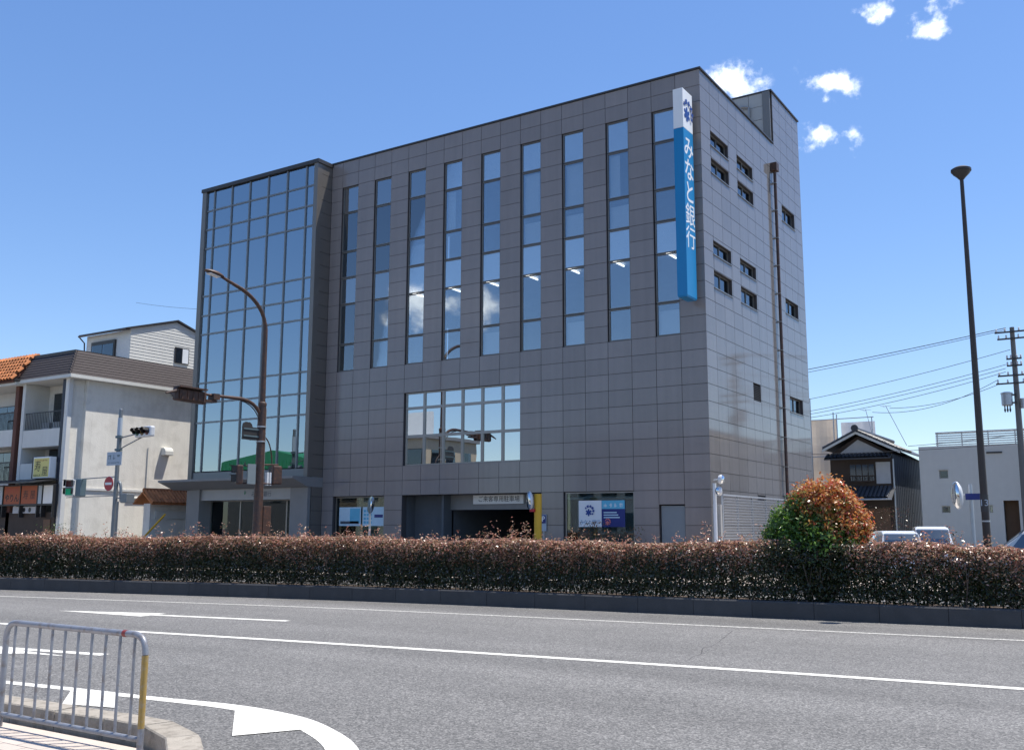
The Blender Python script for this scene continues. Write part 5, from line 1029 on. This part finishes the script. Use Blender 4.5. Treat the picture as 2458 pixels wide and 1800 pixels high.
def hedge(name, label, x0, x1, n, seed):
    t = thing(name, label, 'hedge', ((x0+x1)/2, float(np.interp((x0+x1)/2, KX, KY))+.85, .27), 'hedge along the median')
    x = rng.uniform(x0, x1, n); h = rng.random(n); top = 1.47+.05*vnoise(x, seed)+.05*vnoise(x*.31, seed+3)
    # leaf shell: crowded on top and faces, thinner within and towards the bare feet
    kind = rng.random(n); d0 = .22+.05*vnoise(x*1.7, seed+2); d1 = 1.42
    off = np.where(kind < .46, d0+np.abs(rng.normal(0, .10, n)), np.where(kind < .54, d1-np.abs(rng.normal(0, .12, n)), rng.uniform(.28, 1.38, n)))
    z = np.where(kind < .54, .34+(top-.34)*h**.95, np.where(kind < .76, top-np.abs(rng.normal(0, .08, n)), .38+(top-.38)*h))
    # rounded shoulders
    e = np.clip((z-(top-.28))/.28, 0, 1); off = off+e*e*.16*(off < .8)-e*e*.12*(off > .9)
    # ragged underside
    keep = z > .335+.03*vnoise(x*2.3, seed+5)+.05*np.clip(vnoise(x*7.1, seed), -1, .7); x, off, z, top = x[keep], off[keep], z[keep], top[keep]
    # sprouting shoots above the clipped top
    ns_ = int((x1-x0)*16); sx = rng.uniform(x0, x1, ns_); so = rng.uniform(.35, 1.35, ns_); sh = rng.gamma(2.0, .065, ns_); tall = rng.random(ns_) < .06; sh = np.where(tall, sh+.22, sh)
    xs, os_, zs = [], [], []
    for a, b, c in zip(sx, so, sh):
        k = int(5+c*30); tt = rng.random(k); xs.append(a+rng.normal(0, .045, k)+.0*tt); os_.append(b+rng.normal(0, .045, k)); zs.append(1.45+.05*float(vnoise(np.array([a]), seed)[0])+.05*float(vnoise(np.array([a*.31]), seed+3)[0])+tt*c)
    xs, os_, zs = map(np.concatenate, (xs, os_, zs)); top2 = 1.47+.05*vnoise(xs, seed)+.05*vnoise(xs*.31, seed+3)
    X = np.concatenate([x, xs]); O = np.concatenate([off, os_]); Zc = np.concatenate([z, zs]); T_ = np.concatenate([top, top2]); m = len(X)
    Y = np.interp(X, KX, KY)+O; C = np.stack([X, Y, Zc], 1)
    Nr = rng.normal(size=(m, 3))*.75; Nr[:, 1] -= np.where(O < .6, .7, 0); Nr[:, 2] += np.where(Zc > T_-.18, 1.1, .25)
    depth = (T_-Zc)+rng.normal(0, .11, m)+.13*vnoise(X*.8, seed+9)+.06*vnoise(X*5.3, seed+4); red = np.clip(1-(depth-.08)/.55, 0, 1)[:, None]
    red = red*(1-np.exp(-((X-6.75)/.95)**4))[:, None]; isr = (rng.random(m)[:, None] < red*.93); col = np.where(isr, RED[rng.integers(0, len(RED), m)], GREEN[rng.integers(0, len(GREEN), m)])*rng.uniform(.75, 1.25, (m, 1))
    f = leaf_mesh('foliage', C, Nr, rng.uniform(.045, .085, m), col, t); f['kind'] = 'stuff'
    st = MB()
    for a in np.arange(x0, x1, .16):
        a = a+random.uniform(-.05, .05); b = random.choice((.35, .6, .9, 1.15))+random.uniform(-.1, .1); y = float(np.interp(a, KX, KY))+b
        p0 = Vector((a, y, .26)); p1 = p0+Vector((random.uniform(-.08, .08), random.uniform(-.08, .08), .35)); p2 = p1+Vector((random.uniform(-.15, .15), random.uniform(-.15, .15), .45))
        st.tube([p0, p1, p2], [.014, .011, .006], 4, False); st.tube([p1, p1+Vector((random.uniform(-.2, .2), random.uniform(-.2, .2), .4))], [.008, .004], 4, False)
    s_ = st.build('stems', 'bark', t); s_['kind'] = 'stuff'
hedge('photinia_hedge', 'long clipped hedge with red leaf tips left of the round shrub', -24.0, 6.80, 270000, 1)
hedge('photinia_hedge', 'clipped hedge with red leaf tips right of the round shrub below the lamp post', 6.70, 14.5, 78000, 4)

def shrub():
    t = thing('photinia_shrub', 'tall round green shrub with orange red crown breaking the hedge line', 'shrub', (6.85, -11.3, .27))
    lobes = [((6.72, -11.30, 1.42), (.96, .80, .86)), ((7.22, -11.25, 1.78), (.52, .55, .50)), ((6.16, -11.48, 1.66), (.44, .5, .44)), ((6.62, -11.3, 2.18), (.50, .5, .42)), ((7.02, -11.35, 2.20), (.50, .5, .44))]
    pts, nor = [], []
    for ci, (c, r) in enumerate(lobes):
        c, r = np.array(c), np.array(r); n_ = int(820*(r[0]*r[2])/.6)
        v = rng.normal(size=(n_, 3)); v /= np.linalg.norm(v, axis=1, keepdims=True); q = c+v*r*rng.uniform(.80, 1.05, (n_, 1))
        ins = np.zeros(n_, bool)
        for cj, (c2, r2) in enumerate(lobes):
            if cj != ci: ins |= ((((q-np.array(c2))/np.array(r2))**2).sum(1) < .62)
        pts.append(q[~ins]); nor.append((v/r)[~ins])
    pts = np.concatenate(pts); nor = np.concatenate(nor); nor /= np.linalg.norm(nor, axis=1, keepdims=True); ok = pts[:, 2] > .36; pts, nor = pts[ok], nor[ok]
    up_shoot = (nor[:, 2] > .35) & (rng.random(len(pts)) < .22); pts = pts+(up_shoot[:, None]*rng.uniform(.03, .22, (len(pts), 1)))*np.array([0, 0, 1.])
    k = 19; C = np.repeat(pts, k, 0)+rng.normal(0, .055, (len(pts)*k, 3)); Nr = np.repeat(nor, k, 0)*.75+rng.normal(size=C.shape)*.60+np.array([0, -.1, .35]); m = len(C)
    zb = 2.16-.70*(C[:, 0]-6.75); s_ = np.repeat(rng.normal(0, .24, len(pts)), k)+C[:, 2]-zb+rng.normal(0, .05, m); red = s_ > .04; mid = (s_ > -.16) & ~red
    OR = np.array([[.55, .20, .045], [.60, .30, .08], [.48, .15, .04], [.60, .38, .16], [.50, .08, .06]]); GR = np.array([[.06, .14, .02], [.11, .22, .03], [.04, .09, .015], [.18, .31, .05]]); BR = np.array([[.24, .17, .045], [.17, .19, .04]])
    col = np.where(red[:, None], OR[rng.integers(0, 5, m)], GR[rng.integers(0, 4, m)]); col = np.where(mid[:, None], BR[rng.integers(0, 2, m)], col)*rng.uniform(.75, 1.25, (m, 1))
    # inner leaves so that the crown is not hollow
    ni = 9000; v = rng.normal(size=(ni, 3)); v /= np.linalg.norm(v, axis=1, keepdims=True); Ci = np.array([6.75, -11.3, 1.40])+v*rng.random((ni, 1))**.4*np.array([.85, .72, .95]); Ci = Ci[Ci[:, 2] > .36]; gi = GR[rng.integers(0, 3, len(Ci))]*.9
    C = np.concatenate([C, Ci]); Nr = np.concatenate([Nr, rng.normal(size=Ci.shape)+np.array([0, 0, .3])]); col = np.concatenate([col, gi]); m = len(C)
    f = leaf_mesh('crown', C, Nr, rng.uniform(.055, .105, m), col, t, .44)
    f['kind'] = 'stuff'; f.data.materials[0] = M['leaf_shrub']
    tk = MB()
    for i in range(9):
        a = i*.7; b = Vector((6.83+.12*math.cos(a), -11.3+.12*math.sin(a), .26)); e = Vector((6.83+.75*math.cos(a), -11.3+.6*math.sin(a), random.uniform(1.3, 2.2))); tk.tube([b, b.lerp(e, .5)+Vector((0, 0, .25)), e], [.035, .025, .008], 6)
    tk.tube([(6.83, -11.3, .26), (6.85, -11.28, 1.4), (6.8, -11.3, 2.3)], [.05, .035, .01], 6); tk.build('trunk', 'bark', t, smooth=True)
shrub()
def small_plant(label, x, y, h, w, n, colset, seed):
    t = thing('street_plant', label, 'plant', (x, y, .13)); r = np.random.default_rng(seed); C = np.stack([x+r.normal(0, w, n), y+r.normal(0, w, n), .3+h*r.random(n)**.8], 1); cs = np.array(colset); col = cs[r.integers(0, len(cs), n)]
    leaf_mesh('foliage', C, r.normal(size=(n, 3))+np.array([0, -.3, .5]), r.uniform(.05, .10, n), col, t)['kind'] = 'stuff'; MB().tube([(x, y, .1), (x, y, .3+h*.8)], [.03, .01], 5).build('stem', 'bark', t)
small_plant('reddish shrub on the far pavement before the right shop window', -4.1, -1.0, 1.7, .28, 500, [[.20, .08, .03], [.06, .08, .02], [.25, .13, .05]], 3)
small_plant('green weeds at the foot of the white stucco corner', -31.6, -3.9, 1.6, .3, 400, [[.10, .16, .03], [.06, .11, .02]], 4)
small_plant('dark leafy bush by the granite wall left of the steel door', -2.4, -1.2, 1.5, .22, 300, [[.20, .09, .04], [.05, .07, .02]], 5)
small_plant('bush between the navy house side and the white house', 1.7, 20.5, 2.6, .5, 700, [[.12, .05, .03], [.05, .06, .02], [.16, .07, .04]], 6)
